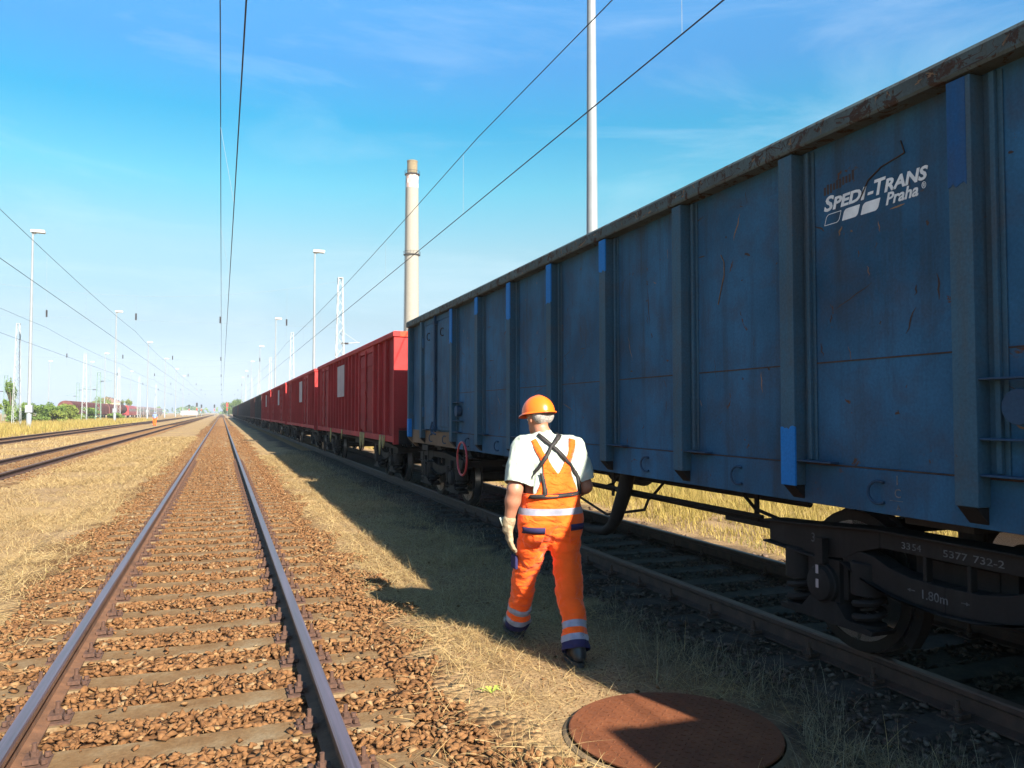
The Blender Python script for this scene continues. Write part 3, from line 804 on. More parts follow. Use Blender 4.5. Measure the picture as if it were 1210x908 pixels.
def make_bogie(parent, y, mats):
    """two-axle bogie, 1.8 m axle base; the frame carries its wheelsets, springs and axle boxes"""
    mu, mw, mt = mats
    b = MB()
    for s in (-1, 1):
        xo = s*1.06; xi = s*0.93
        x0, x1 = min(xo, xi), max(xo, xi)
        # end arms and top bar
        for e in (-1, 1):
            arm = [(e*1.46, 0.835), (e*1.46, 0.965), (e*1.1, 0.985), (e*0.7, 1.02), (e*0.45, 1.03), (e*0.45, 0.93), (e*0.62, 0.88), (e*0.74, 0.82), (e*0.95, 0.80)]
            sym_prism(b, arm, x0, x1)
            b.prism([(e*1.49, 0.966), (e*1.49, 0.98), (e*1.1, 1.0), (e*0.45, 1.045), (e*0.45, 1.031), (e*1.1, 0.986)], 'x', min(s*1.10, s*0.90), max(s*1.10, s*0.90))
            b.prism([(e*1.49, 0.820), (e*1.49, 0.834), (e*0.95, 0.799), (e*0.95, 0.785)], 'x', min(s*1.10, s*0.90), max(s*1.10, s*0.90))
            # curved belly half
            belly = [(e*0.80, 0.845), (e*0.70, 0.80), (e*0.58, 0.74), (e*0.42, 0.69), (e*0.22, 0.66), (0, 0.65), (0, 0.79), (e*0.22, 0.797), (e*0.38, 0.825), (e*0.50, 0.87), (e*0.60, 0.885)]
            sym_prism(b, belly, x0+0.002, x1-0.002)
            fl = [(e*0.74, 0.80), (e*0.58, 0.727), (e*0.42, 0.677), (e*0.22, 0.647), (0, 0.637), (0, 0.649), (e*0.22, 0.659), (e*0.42, 0.689), (e*0.58, 0.739), (e*0.72, 0.808)]
            b.prism(fl, 'x', min(s*1.10, s*0.90), max(s*1.10, s*0.90))
            b.box(min(s*1.0, s*1.05), max(s*1.0, s*1.05), e*0.14-0.012, e*0.14+0.012, 0.792, 0.932)
            # guides beside the axle box
            for q in (-0.16, 0.16):
                b.box(x0+0.01, x1-0.01, e*0.9+q-0.02, e*0.9+q+0.02, 0.56, 0.835)
        b.box(x0+0.004, x1-0.004, -0.451, 0.451, 0.93, 1.03)
        b.box(min(s*1.10, s*0.90), max(s*1.10, s*0.90), -0.4505, 0.4505, 1.031, 1.045)
        b.box(min(s*0.86, s*0.92), max(s*0.86, s*0.92), -0.32, 0.32, 0.78, 0.92)
        b.lathe([(0.07, 0), (0.07, 0.10)], 'z', (s*0.85, 0, 1.03), 14)
    b.box(-0.93, 0.93, -0.22, 0.22, 0.70, 0.90)
    b.box(-0.93, 0.93, 1.32, 1.42, 0.84, 0.95); b.box(-0.93, 0.93, -1.42, -1.32, 0.84, 0.95)
    b.lathe([(0.24, 0.9), (0.24, 1.12)], 'z', (0,0,0), 18)
    # brake beams and hangers
    for e in (-1, 1):
        for q in (0.38, ):
            b.tube([(-0.72, e*q, 0.60), (0.72, e*q, 0.60)], 0.035, 8)
        for s in (-1, 1):
            b.bar((s*0.75, e*0.40, 0.62), (s*0.80, e*0.34, 0.92), 0.03)
    fr = b.build('bogie', mu, parent, bevel=0.006)
    fr.location = (0, y, 0)
    for e in (-1, 1):
        b = MB(); c = (0, e*0.9, 0.64)
        for s in (-1, 1):
            prof = [(0.10, s*0.58), (0.115, s*0.72), (0.20, s*0.735), (0.36, s*0.715), (0.40, s*0.685), (0.425, s*0.682), (0.47, s*0.684), (0.488, s*0.700), (0.485, s*0.712), (0.463, s*0.725)]
            b.lathe(prof, 'x', c, 40, 0)
            b.lathe([(0.463, s*0.725), (0.460, s*0.775), (0.457, s*0.812)], 'x', c, 40, 1)
            b.lathe([(0.457, s*0.812), (0.445, s*0.818), (0.39, s*0.818), (0.375, s*0.79), (0.22, s*0.765), (0.12, s*0.80), (0.10, s*0.86), (0.075, s*0.87), (0.075, s*0.95)], 'x', c, 40, 0)
        b.lathe([(0.08, -0.6), (0.08, 0.6)], 'x', c, 16, 0)
        b.build('wheelset', [mw, mt], fr, auto=35)
        for s in (-1, 1):
            b = MB()
            b.lathe([(0.0, s*1.135), (0.06, s*1.135), (0.105, s*1.125), (0.115, s*1.10), (0.125, s*1.095), (0.135, s*0.95), (0.135, s*0.90)], 'x', c, 20)
            b.box(min(s*0.93, s*1.07), max(s*0.93, s*1.07), e*0.9-0.13, e*0.9+0.13, 0.50, 0.80)
            b.prism([(e*0.9-0.42, 0.43), (e*0.9-0.40, 0.40), (e*0.9+0.40, 0.40), (e*0.9+0.42, 0.43), (e*0.9+0.20, 0.455), (e*0.9+0.12, 0.54), (e*0.9-0.12, 0.54), (e*0.9-0.20, 0.455)], 'x', min(s*0.91, s*1.09), max(s*0.91, s*1.09))
            b.box(min(s*1.071, s*1.12), max(s*1.071, s*1.12), e*0.9-0.035, e*0.9+0.035, 0.77, 0.93)
            b.build('axle_box', mu, fr, auto=35)
            for q in (-1, 1):
                b = MB(); sc = (s*1.0, e*0.9+q*0.30)
                b.tube(helix(sc, 0.082, 0.45, 0.80, 4.3), 0.022, 7)
                b.tube(helix(sc, 0.046, 0.445, 0.80, 6), 0.011, 5)
                b.lathe([(0.105, 0.0), (0.105, 0.19), (0.095, 0.20)], 'z', (sc[0], sc[1], 0.625), 18)
                b.lathe([(0.10, 0.43), (0.10, 0.452)], 'z', (sc[0], sc[1], 0), 16)
                b.build('spring', mu, fr, auto=40)
            # brake shoe hugging the tread on the inner side
            b = MB(); pts = []
            for k in range(7):
                a = R(-38 + k*12); pts.append((e*(0.9 - 0.475*math.cos(a)), 0.64 + 0.475*math.sin(a)))
            for k in range(6, -1, -1):
                a = R(-38 + k*12); pts.append((e*(0.9 - 0.545*math.cos(a)), 0.64 + 0.545*math.sin(a)))
            b.prism(pts, 'x', min(s*0.735, s*0.815), max(s*0.735, s*0.815))
            b.build('brake_shoe', mu, fr)
    return fr

def ring_c(b, x, y, z, r=0.064, t=0.009, mat=0):
    pts = [(x-0.03*math.sin(PI*k/12), y-r*0.9*math.cos(R(60)+R(240)*k/12), z+r*math.sin(R(60)+R(240)*k/12)) for k in range(13)]
    b.tube(pts, t, 6, mat)

def end_gear(root, L, mu, end_mat):
    """headstocks, buffers, couplings, hoses at both ends"""
    for e in (-1, 1):
        b = MB(); y = e*L
        b.box(-1.2, 1.2, min(y-e*0.02, y+e*0.06), max(y-e*0.02, y+e*0.06), 1.06, 1.36)
        b.build('headstock', mu, root, bevel=0.008)
        for s in (-1, 1):
            b = MB()
            b.lathe([(0.15, e*0.061), (0.15, e*0.085), (0.10, e*0.09), (0.095, e*0.30), (0.075, e*0.305), (0.075, e*0.50), (0.20, e*0.53), (0.225, e*0.55), (0.20, e*0.575), (0.0, e*0.59)], 'y', (s*0.875, y, 1.24), 24)
            b.build('buffer', mu, root, auto=35)
        b = MB()
        b.box(-0.05, 0.05, min(y+e*0.06, y+e*0.25), max(y+e*0.06, y+e*0.25), 1.19, 1.27)
        b.tube([(0, y+e*0.22, 1.25), (0, y+e*0.34, 1.26), (0, y+e*0.38, 1.33), (0, y+e*0.32, 1.36)], 0.03, 8)
        b.tube([(-0.03, y+e*0.25, 1.19), (-0.03, y+e*0.30, 0.95), (0.0, y+e*0.30, 0.85), (0.03, y+e*0.30, 0.95), (0.03, y+e*0.25, 1.19)], 0.018, 7)
        b.build('coupling_hook', mu, root, bevel=0.0)
        b = MB()
        b.tube([(e*0.35, y+e*0.06, 1.0), (e*0.35, y+e*0.22, 0.95), (e*0.33, y+e*0.33, 0.75), (e*0.28, y+e*0.40, 0.62), (e*0.2, y+e*0.5, 0.68)], 0.027, 8)
        b.build('brake_hose', M['black_rubber'], root, smooth=True)

def underframe(root, L, mu, pivots):
    b = MB()
    b.box(-0.28, 0.28, -L, L, 1.06, 1.36)
    for y in np.linspace(-L+0.4, L-0.4, 12): b.box(-1.18, 1.18, y-0.04, y+0.04, 1.20, 1.37)
    for p in pivots: b.box(-1.1, 1.1, p-0.22, p+0.22, 1.11, 1.36)
    b.build('underframe', mu, root)
    b = MB()
    b.box(-1.2, 1.2, -L, L, 1.375, 1.41)
    b.build('floor', mu, root)

def scratch_strips(b, x, ylo, yhi, zlo, zhi, n, rr, mats):
    """short bare gouges and chips on a panel, raised a hair above it"""
    for k in range(n):
        y = rr.uniform(ylo, yhi); z = rr.uniform(zlo, zhi); L = rr.choice([0.03, 0.05, 0.08, 0.15, 0.28])*rr.uniform(0.6, 1.4)
        a = rr.gauss(PI/2, 0.35) if rr.random() < 0.75 else rr.uniform(-0.6, 0.6)
        pts = []; N = 5
        for i in range(N+1):
            t = i/N
            pts.append((y + math.cos(a)*L*t + rr.gauss(0, 0.006), min(max(z + math.sin(a)*L*t, zlo), zhi+0.02)))
        w = rr.uniform(0.0018, 0.0065)*(1.5 if L < 0.06 else 1.0)
        vs = []
        for i, (p, q) in enumerate(pts):
            ww = w*math.sin(PI*(i+0.35)/(N+0.7))
            vs += [(x, p - ww*math.sin(a), q + ww*math.cos(a)), (x, p + ww*math.sin(a), q - ww*math.cos(a))]
        fs = [(2*i, 2*i+1, 2*i+3, 2*i+2) for i in range(N)]
        b.add(vs, fs, rr.choice(mats))

O = 0.185
def blue_wagon(loc, patches):
    """long open wagon: heavy top rail, boxed posts, flat panels with welded seams, one double door per side"""
    root = empty('open_freight_wagon', loc)
    L = 7.435; ycs = [q_ + O for q_ in (-6.59, -5.24, -3.94, -2.62, -1.29, 0.05, 1.39, 2.76, 4.11)]; door = (4.11+O, 6.15+O); TOP = 3.52
    rr = random.Random(3)
    for s in (-1, 1):
        xp = s*(W-0.10)                          # panel plane
        X = lambda a, b_: (min(s*a, s*b_), max(s*a, s*b_))
        b = MB()
        x0, x1 = X(W-0.10, W-0.13)
        b.box(x0, x1, -L+0.02, L-0.02, 1.41, 3.41, 0)
        # welded seams, raised bead
        so_ = s*(W-0.0975)
        segs_ = [-L+0.05] + ycs + [L-0.05]
        for i in range(len(segs_)-1):
            ya, yb = segs_[i]+0.075, segs_[i+1]-0.075
            if ya >= door[0]-0.1: continue
            b.box(*X(W-0.10, W-0.097), ya+0.02, yb-0.02, 2.040, 2.049, 1)
            scratch_strips(b, s*(W-0.0985), ya+0.12, yb-0.08, 1.5, 3.3, 17, rr, [1, 1, 2])
        if s == -1:
            # long crack running down to the lettering
            path = [(3.36, 3.24), (3.335, 3.165), (3.50, 3.135), (3.60, 3.085), (3.66, 2.995)]
            for i in range(4):
                (p, q), (p2, q2) = path[i], path[i+1]
                b.bar((s*(W-0.0995), wb(p), q), (s*(W-0.0995), wb(p2), q2), 0.004, 0.016, 1, up=(1,0,0))
            path = [(5.06, 2.92), (5.02, 2.86), (5.02, 2.76), (5.06, 2.66), (5.10, 2.55)]
            for i in range(4):
                (p, q), (p2, q2) = path[i], path[i+1]
                b.bar((s*(W-0.0995), wb(p), q), (s*(W-0.0995), wb(p2), q2), 0.004, 0.012, 2, up=(1,0,0))
        b.build('side_panel', [M['blue'], M['scratch'], M['scratch_tan']], root)
        # side sill with joggled upper edge
        b = MB()
        b.box(*X(W-0.082, W-0.13), -L+0.02, door[0], 1.165, 1.4095, 0)
        b.box(*X(W-0.0815, W-0.13), -L+0.03, door[0]-0.01, 1.4105, 1.419, 1)
        b.build('side_sill', [M['blue'], M['scratch']], root, bevel=0.003)
        b = MB(); b.box(*X(W-0.085, W-0.13), door[0]+0.001, L-0.02, 1.165, 1.4095)
        b.build('side_sill', M['rust_plate'], root, bevel=0.003)
        # lashing rings
        for y in [c + 0.62 for c in ycs[:-1]] + [4.7+O, 5.6+O]:
            b = MB(); ring_c(b, s*(W-0.075), y, 1.285)
            b.build('lashing_ring', M['blue_dark'], root, smooth=True)
        # posts
        for i, y in enumerate(ycs + [door[1]]):
            b = MB(); hw = 0.066
            b.box(*X(W, W-0.0985), y-hw, y+hw, 1.275, 3.395, 0)
            b.box(*X(W-0.09, W-0.0984), y-hw-0.10, y+hw+0.05, 1.42, 3.395, 0)     # weld flange
            b.box(*X(W-0.065, W-0.0895), y-hw-0.075, y-hw-0.045, 1.44, 3.390, 0)   # stiffening lip on the flange
            b.prism([(s*W, 1.274), (s*(W-0.082), 1.274), (s*(W-0.12), 1.17), (s*(W-0.10), 1.168)], 'y', y-hw+0.01, y+hw-0.01, 1)
            b.box(*X(W-0.012, W-0.08), y-hw-0.30, y-hw-0.001, 1.425, 1.437, 2)      # bracket plate on its near side
            if i in (1, 8):
                b.box(*X(W-0.012, W-0.08), y-hw-0.40, y-hw-0.001, 1.60, 1.612, 2); b.box(*X(W-0.012, W-0.08), y-hw-0.40, y-hw-0.001, 1.89, 1.902, 2)
                b.lathe([(0.085, 0.0), (0.085, 0.075), (0.075, 0.082), (0.0, 0.084)] if s < 0 else [(0.085, 0.0), (0.085, -0.075), (0.075, -0.082), (0.0, -0.084)], 'x', (s*(W-0.012) if s < 0 else s*(W-0.012), y-0.27, 1.76), 20, 2)
            if s == -1 and i in patches:
                z0, z1 = patches[i]
                e_ = 0.003
                ya_, yb_ = y-hw*(0.6 if i == 1 else 1.0)-(0 if i == 1 else e_), y+hw+e_
                rag = [(ya_+(yb_-ya_)*q_/7, z0 + rr.uniform(-0.012, 0.014)) for q_ in range(8)]
                if i == 2: rag = [(ya_, z0), (yb_, z0)]
                top_ = [(ya_+(yb_-ya_)*q_/7, z1 + (rr.uniform(-0.012, 0.012) if i == 2 else 0)) for q_ in range(7, -1, -1)]
                b.prism(rag + top_, 'x', s*(W+e_), s*(W-0.012), 3 if i != 1 else 4)
            b.build('side_post', [M['blue_post'], M['under'], M['blue_dark'], M['blue_fresh'], M['blue_dim']], root, bevel=0.008)
        # corner posts
        for e in (-1, 1):
            b = MB()
            b.box(*X(W-0.003, W-0.0985), min(e*(L-0.12), e*(L+0.0)), max(e*(L-0.12), e*L), 1.26, 3.395, 0)
            if e == 1 and s == -1: b.box(s*W, s*(W-0.07), L-0.123, L+0.003, 1.27, 1.62, 1)
            b.prism([(s*(W-0.003), 1.259), (s*(W-0.0985), 1.259), (s*(W-0.22), 1.09), (s*(W-0.17), 1.08)], 'y', min(e*(L-0.11), e*(L-0.01)), max(e*(L-0.11), e*(L-0.01)), 2)
            b.build('corner_post', [M['blue_post'], M['blue_fresh'], M['rust_plate']], root, bevel=0.008)
        # top rail: rounded heavy section
        b = MB()
        P = [(W+0.012, 3.405), (W+0.02, 3.42), (W+0.02, 3.50), (W-0.0, 3.525), (W-0.14, 3.53), (W-0.16, 3.51), (W-0.16, 3.405)]
        b.prism([(s*p, q) for p, q in P], 'y', -L-0.03, L+0.03)
        scratch_strips(b, s*(W+0.0206), -L+0.1, L-0.1, 3.425, 3.47, 420, rr, [1, 1, 1, 2])
        b.build('top_rail', [M['blue_rail'], M['scratch'], M['scratch_tan']], root, bevel=0.0)
        # doors: two leaves, frame, locking bar
        ym = (door[0]+door[1])/2
        for k in (0, 1):
            y0, y1 = (door[0]+0.13, ym-0.03) if k == 0 else (ym+0.03, door[1]-0.13)
            b = MB()
            b.box(*X(W-0.045, W-0.0985), y0, y1, 1.44, 3.30)
            b.box(*X(W-0.030, W-0.0455), y0+0.06, y1-0.06, 1.50, 3.24)
            for z in (1.75, 3.0):
                ye = y0 if k == 0 else y1
                b.lathe([(0.028, -0.09), (0.028, 0.09)], 'z', (s*(W-0.03), ye, z), 10)
            d = b.build('door', M['blue'], root, bevel=0.006)
            b = MB(); ring_c(b, s*(W-0.028), (y0+y1)/2, 3.08); b.build('door_ring', M['under'], d, smooth=True)
        b = MB()
        b.tube([(s*(W-0.01), ym, 1.40), (s*(W-0.01), ym, 3.40)], 0.024, 10)
        for z in (1.46, 2.3, 3.28): b.box(*X(W+0.02, W-0.045), ym-0.055, ym+0.055, z-0.03, z+0.03)
        b.tube([(s*(W+0.01), ym, 1.52), (s*(W+0.05), ym-0.05, 1.40), (s*(W+0.03), ym-0.20, 1.37)], 0.016, 8)
        b.tube([(s*(W+0.01), ym+0.09, 1.58), (s*(W+0.04), ym+0.09, 1.46), (s*(W+0.01), ym+0.12, 1.36)], 0.016, 8)
        b.build('locking_bar', M['blue_dark'], root, bevel=0.0)
        b = MB(); b.box(*X(W-0.05, W-0.0985), door[0]+0.07, door[1]-0.07, 3.31, 3.40); b.build('door_lintel', M['blue'], root, bevel=0.005)
    # ends
    for e in (-1, 1):
        b = MB(); y = e*L
        b.box(-W+0.10, W-0.10, min(y-e*0.09, y-e*0.05), max(y-e*0.09, y-e*0.05), 1.38, 3.41)
        for x in (-0.8, -0.27, 0.27, 0.8): b.box(x-0.06, x+0.06, min(y-e*0.0499, y+e*0.05), max(y-e*0.0499, y+e*0.05), 1.365, 3.40)
        b.box(-W+0.12, W-0.12, min(y-e*0.0498, y+e*0.03), max(y-e*0.0498, y+e*0.03), 2.3, 2.42)
        b.build('end_wall', M['blue'], root, bevel=0.008)
        b = MB(); b.prism([(min(y-e*0.12, y+e*0.02), 3.407), (max(y-e*0.12, y+e*0.02), 3.407), (max(y-e*0.12, y+e*0.02), 3.522), (min(y-e*0.12, y+e*0.02), 3.522)], 'x', -W+0.161, W-0.161)
        b.build('end_rail', M['blue_rail'], root, bevel=0.01)
        for s in (-1, 1):
            b = MB()
            b.tube([(s*1.08, y+e*0.02, 2.55), (s*1.08, y+e*0.12, 2.55), (s*1.08, y+e*0.12, 1.95), (s*1.08, y+e*0.02, 1.95)], 0.014, 8)
            b.tube([(s*1.0, y+e*0.05, 1.08), (s*1.0, y+e*0.10, 0.72), (s*0.7, y+e*0.10, 0.72), (s*0.7, y+e*0.05, 1.08)], 0.014, 8)
            b.build('shunter_handrail', M['under'], root, smooth=True)
    underframe(root, L, M['under'], (-4.88+O, 5.72+O))
    end_gear(root, L, M['under'], M['under'])
    for p in (-4.88+O, 5.72+O): make_bogie(root, p, (M['under'], M['wheel'], M['tread']))
    # brake rigging and pipes between the bogies
    b = MB()
    b.tube([(-0.95, -3.2, 0.96), (-0.95, 2.6, 0.98)], 0.016, 8); b.tube([(-0.82, -3.6, 0.90), (-0.82, 0.5, 0.93)], 0.02, 8)
    b.tube([(-0.6, -3.3, 1.05), (-0.6, 3.5, 1.05)], 0.026, 8); b.tube([(0.5, -3.3, 1.02), (0.5, 3.5, 1.02)], 0.022, 8)
    b.bar((-0.85, -3.0, 0.90), (-0.85, -3.0, 1.12), 0.05, 0.012); b.bar((-0.85, -0.6, 0.86), (-0.85, -0.6, 1.15), 0.05, 0.012)
    b.bar((-0.85, 0.4, 0.90), (-0.85, 0.4, 1.17), 0.05, 0.012); b.bar((-0.85, -3.55, 0.88), (-0.85, -2.6, 0.88), 0.016, 0.035)
    for pts in ([(-0.9, -1.75, 1.12), (-0.9, -1.55, 0.98), (-0.9, -1.45, 0.92), (-0.9, -0.9, 0.92)],
                [(-0.9, 0.05, 0.94), (-0.9, 0.25, 0.80), (-0.9, -0.55, 0.66), (-0.9, -1.35, 0.80), (-0.9, -1.45, 0.94)],
                [(-0.9, -0.9, 1.14), (-0.9, -0.7, 1.0), (-0.9, -0.55, 0.96)],
                [(-0.9, -2.9, 1.1), (-0.9, -3.05, 1.0), (-0.9, -3.5, 0.93)]):
        b.tube(pts, 0.014, 7)
    b.box(-1.0, -0.5, 0.9, 1.6, 0.92, 1.16)
    b.build('brake_rigging', M['under'], root, loc=(0, O, 0))
    b = MB(); b.lathe([(0.0, -0.45), (0.12, -0.43), (0.17, -0.38), (0.17, 0.38), (0.12, 0.43), (0.0, 0.45)], 'y', (0.55, 1.6, 0.93), 20)
    b.build('air_tank', M['under'], root, auto=40, loc=(0, O, 0))
    # steep pipe hanging from the floor, bending away at its lower end
    b = MB()
    b.tube([(-1.03, -1.30, 1.24), (-1.03, -1.18, 0.95), (-1.03, -1.02, 0.70), (-1.03, -0.93, 0.60), (-1.03, -0.78, 0.53), (-1.03, -0.45, 0.50), (-1.03, 0.0, 0.50)], [0.075, 0.073, 0.066, 0.058, 0.05, 0.048, 0.048], 14)
    b.lathe([(0.05, -0.015), (0.07, -0.015), (0.07, 0.015), (0.05, 0.015)], 'y', (-1.03, 0.0, 0.50), 14)
    b.build('drain_pipe', M['under'], root, auto=40, loc=(0, O, 0))
    # red hand brake wheel and the foot step ahead of it
    b = MB(); c = Vector((-1.365, 3.27, 1.05)); r_ = 0.245
    b.tube([c + Vector((0, r_*math.cos(2*PI*k/32), r_*math.sin(2*PI*k/32))) for k in range(32)], 0.016, 8, closed=True)
    b.tube([c + Vector((0.02, 0, 0)), c + Vector((0.30, 0, 0))], 0.018, 8, 1)
    for a in (0.3, 1.87, 3.44, 5.01): b.tube([c + Vector((0.03, 0, 0)), c + Vector((0.0, r_*math.cos(a), r_*math.sin(a)))], 0.009, 6, 1)
    b.build('brake_handwheel', [M['hand_red'], M['under']], root, smooth=True, loc=(0, O, 0))
    b = MB()
    for yy in (5.72, 6.08):
        b.bar((-1.27, yy, 1.16), (-1.27, yy, 0.585), 0.05, 0.014, up=(1,0,0))
    b.box(-1.30, -1.10, 5.70, 6.10, 0.58, 0.60); b.box(-1.30, -1.15, 5.70, 6.10, 0.86, 0.875); b.box(-1.285, -1.255, 5.70, 6.10, 1.06, 1.155)
    b.build('foot_step', M['under'], root, bevel=0.003, loc=(0, O, 0))
    return root

PATCH = {1: (2.86, 3.394), 2: (1.27, 1.64), 4: (3.09, 3.394), 5: (2.96, 3.394), 6: (2.92, 3.394), 7: (3.15, 3.394), 8: (2.85, 3.394)}
# the wagon coupled on behind is copied before the lettering is put on
blue = blue_wagon((TRACKS['wagon'], 8.15-O, 0), PATCH)
rear = copy_tree(blue); rear.location = (TRACKS['wagon'], -8.80, 0)
tag(blue, 'long dark blue open wagon with white lettering and worn patched posts', 'freight wagon', 'freight wagons of the train')
tag(rear, 'blue open wagon without lettering coupled behind the lettered blue one', 'freight wagon', 'freight wagons of the train')

xt = -(W-0.10) - 0.0012
# caps letters with larger initials, slanted
def small_caps(y0, z, width, mat):
    parts_ = [('S', 0.125), ('PEDI', 0.098), ('-', 0.098), ('T', 0.125), ('RANS', 0.098)]
    wl = [0.085, 0.27, 0.045, 0.085, 0.295]; k = width/sum(wl); y = y0
    b_ = []
    for (s, size), w_ in zip(parts_, wl):
        b_.append(text_mesh('lettering', s, size, (xt, wb(y), z), mat, blue, shear=0.22, width=w_*k*1.0, bold=0.0035)); y -= w_*k*(0.86 if s in 'ST' else (1.12 if s == '-' else 1.03))
    return b_
small_caps(3.965, 2.985, 0.79, M['white'])
text_mesh('lettering', 'Praha', 0.095, (xt, wb(3.475), 2.908), M['white'], blue, shear=0.25, width=0.225, bold=0.0022)
text_mesh('lettering', '\u00ae', 0.05, (xt, wb(3.228), 2.935), M['white'], blue, width=0.028)
def slanted(name, Y0, Y1, z0, z1, outline):
    b = MB(); pts = []
    w_ = Y0-Y1; rr_ = 0.022; sk = 0.022
    corners = [(0, 0), (w_, 0), (w_, z1-z0), (0, z1-z0)]
    poly = []
    for i, (cx_, cz_) in enumerate(corners):
        r_ = rr_ if i in (1, 3) else 0.004
        sx = 1 if cx_ == 0 else -1; sz = 1 if cz_ == 0 else -1
        a0 = {0: 180, 1: 270, 2: 0, 3: 90}[i]
        for k in range(6):
            a = R(a0 + 18*k); poly.append((cx_ + sx*r_ + r_*math.cos(a), cz_ + sz*r_ + r_*math.sin(a)))
    P3 = [(xt, wb(Y0) - (p + sk*q/(z1-z0)), z0 + q) for p, q in poly]
    if outline:
        cpx = sum(p for p, q in poly)/len(poly); cpz = sum(q for p, q in poly)/len(poly)
        In = [(xt, wb(Y0) - ((p-cpx)*0.93 + cpx + sk*((q-cpz)*0.88+cpz)/(z1-z0)), z0 + (q-cpz)*0.88 + cpz) for p, q in poly]
        n = len(poly); b.add(P3 + In, [(i, (i+1) % n, n+(i+1) % n, n+i) for i in range(n)])
    else: b.add(P3, [tuple(range(len(poly)))])
    return b.build(name, M['white'], blue)
slanted('emblem', 3.965, 3.84, 2.895, 2.962, True)
slanted('emblem', 3.815, 3.69, 2.895, 2.962, False)
slanted('emblem', 3.665, 3.535, 2.895, 2.962, False)
# dark remains of older lettering above the name
b = MB(); rr = random.Random(9)
for k in range(10):
    y = 3.965 - k*0.026; z = 3.085 + 0.004*k
    b.box(xt+0.0004, xt+0.001, wb(y)-0.018, wb(y), z + rr.uniform(-0.004, 0.006), z + rr.uniform(0.045, 0.062))
b.build('painted_over_lettering', M['scratch'], blue)
text_mesh('lettering', '1', 0.075, (-(W-0.082)-0.0012, wb(3.415), 1.335), M['white_grimy'], blue)
text_mesh('lettering', 'C', 0.07, (-(W-0.082)-0.0012, wb(3.43), 1.265), M['white_grimy'], blue)
text_mesh('lettering', 'A', 0.045, (-(W-0.082)-0.0012, wb(3.42), 1.195), M['white_grimy'], blue)
b = MB(); b.box(-(W-0.082)-0.0012, -(W-0.082)-0.0004, wb(3.465), wb(3.375), 1.245, 1.2485); b.build('lettering', M['white_grimy'], blue)
xb = -1.0605
text_mesh('lettering', '3', 0.085, (xb, wb(4.30), 0.885), M['white_grimy'], blue)
text_mesh('lettering', '33', 0.054, (xb+0.004, wb(3.56), 0.955), M['white_grimy'], blue, width=0.06)
text_mesh('lettering', '54', 0.054, (xb+0.004, wb(3.485), 0.955), M['white_grimy'], blue, width=0.06)
text_mesh('lettering', '5377', 0.054, (xb+0.004, wb(3.28), 0.955), M['white_grimy'], blue, width=0.15)
text_mesh('lettering', '732-2', 0.054, (xb+0.004, wb(3.095), 0.955), M['white_grimy'], blue, width=0.175)
text_mesh('lettering', '1.80m', 0.072, (xb+0.002, wb(3.42), 0.70), M['white_grimy'], blue, width=0.165)
for y0, sgn in ((3.52, 1), (3.17, -1)):
    b = MB(); yy = wb(y0)
    b.box(xb+0.0005, xb+0.0018, yy-0.05, yy, 0.729, 0.734)
    e = yy if sgn > 0 else yy-0.05
    b.add([(xb+0.0005, e, 0.7315), (xb+0.0005, e-sgn*0.02, 0.742), (xb+0.0005, e-sgn*0.02, 0.721)], [(0,1,2)])
    b.build('arrow_marking', M['white_grimy'], blue)
b = MB()
for z in (0.705, 0.615): b.box(-1.1385, -1.1365, wb(4.165)-0.012, wb(4.165)+0.012, z, z+0.055)
b.build('marking_plate', M['paper'], blue)
text_mesh('lettering', 'LA LAT  KDYNE 8', 0.075, (-(W-0.0985)-0.003, wb(14.62), 3.05), M['white_grimy'], blue, width=1.15, xdir=(0,0,-1), ydir=(0,-1,0))

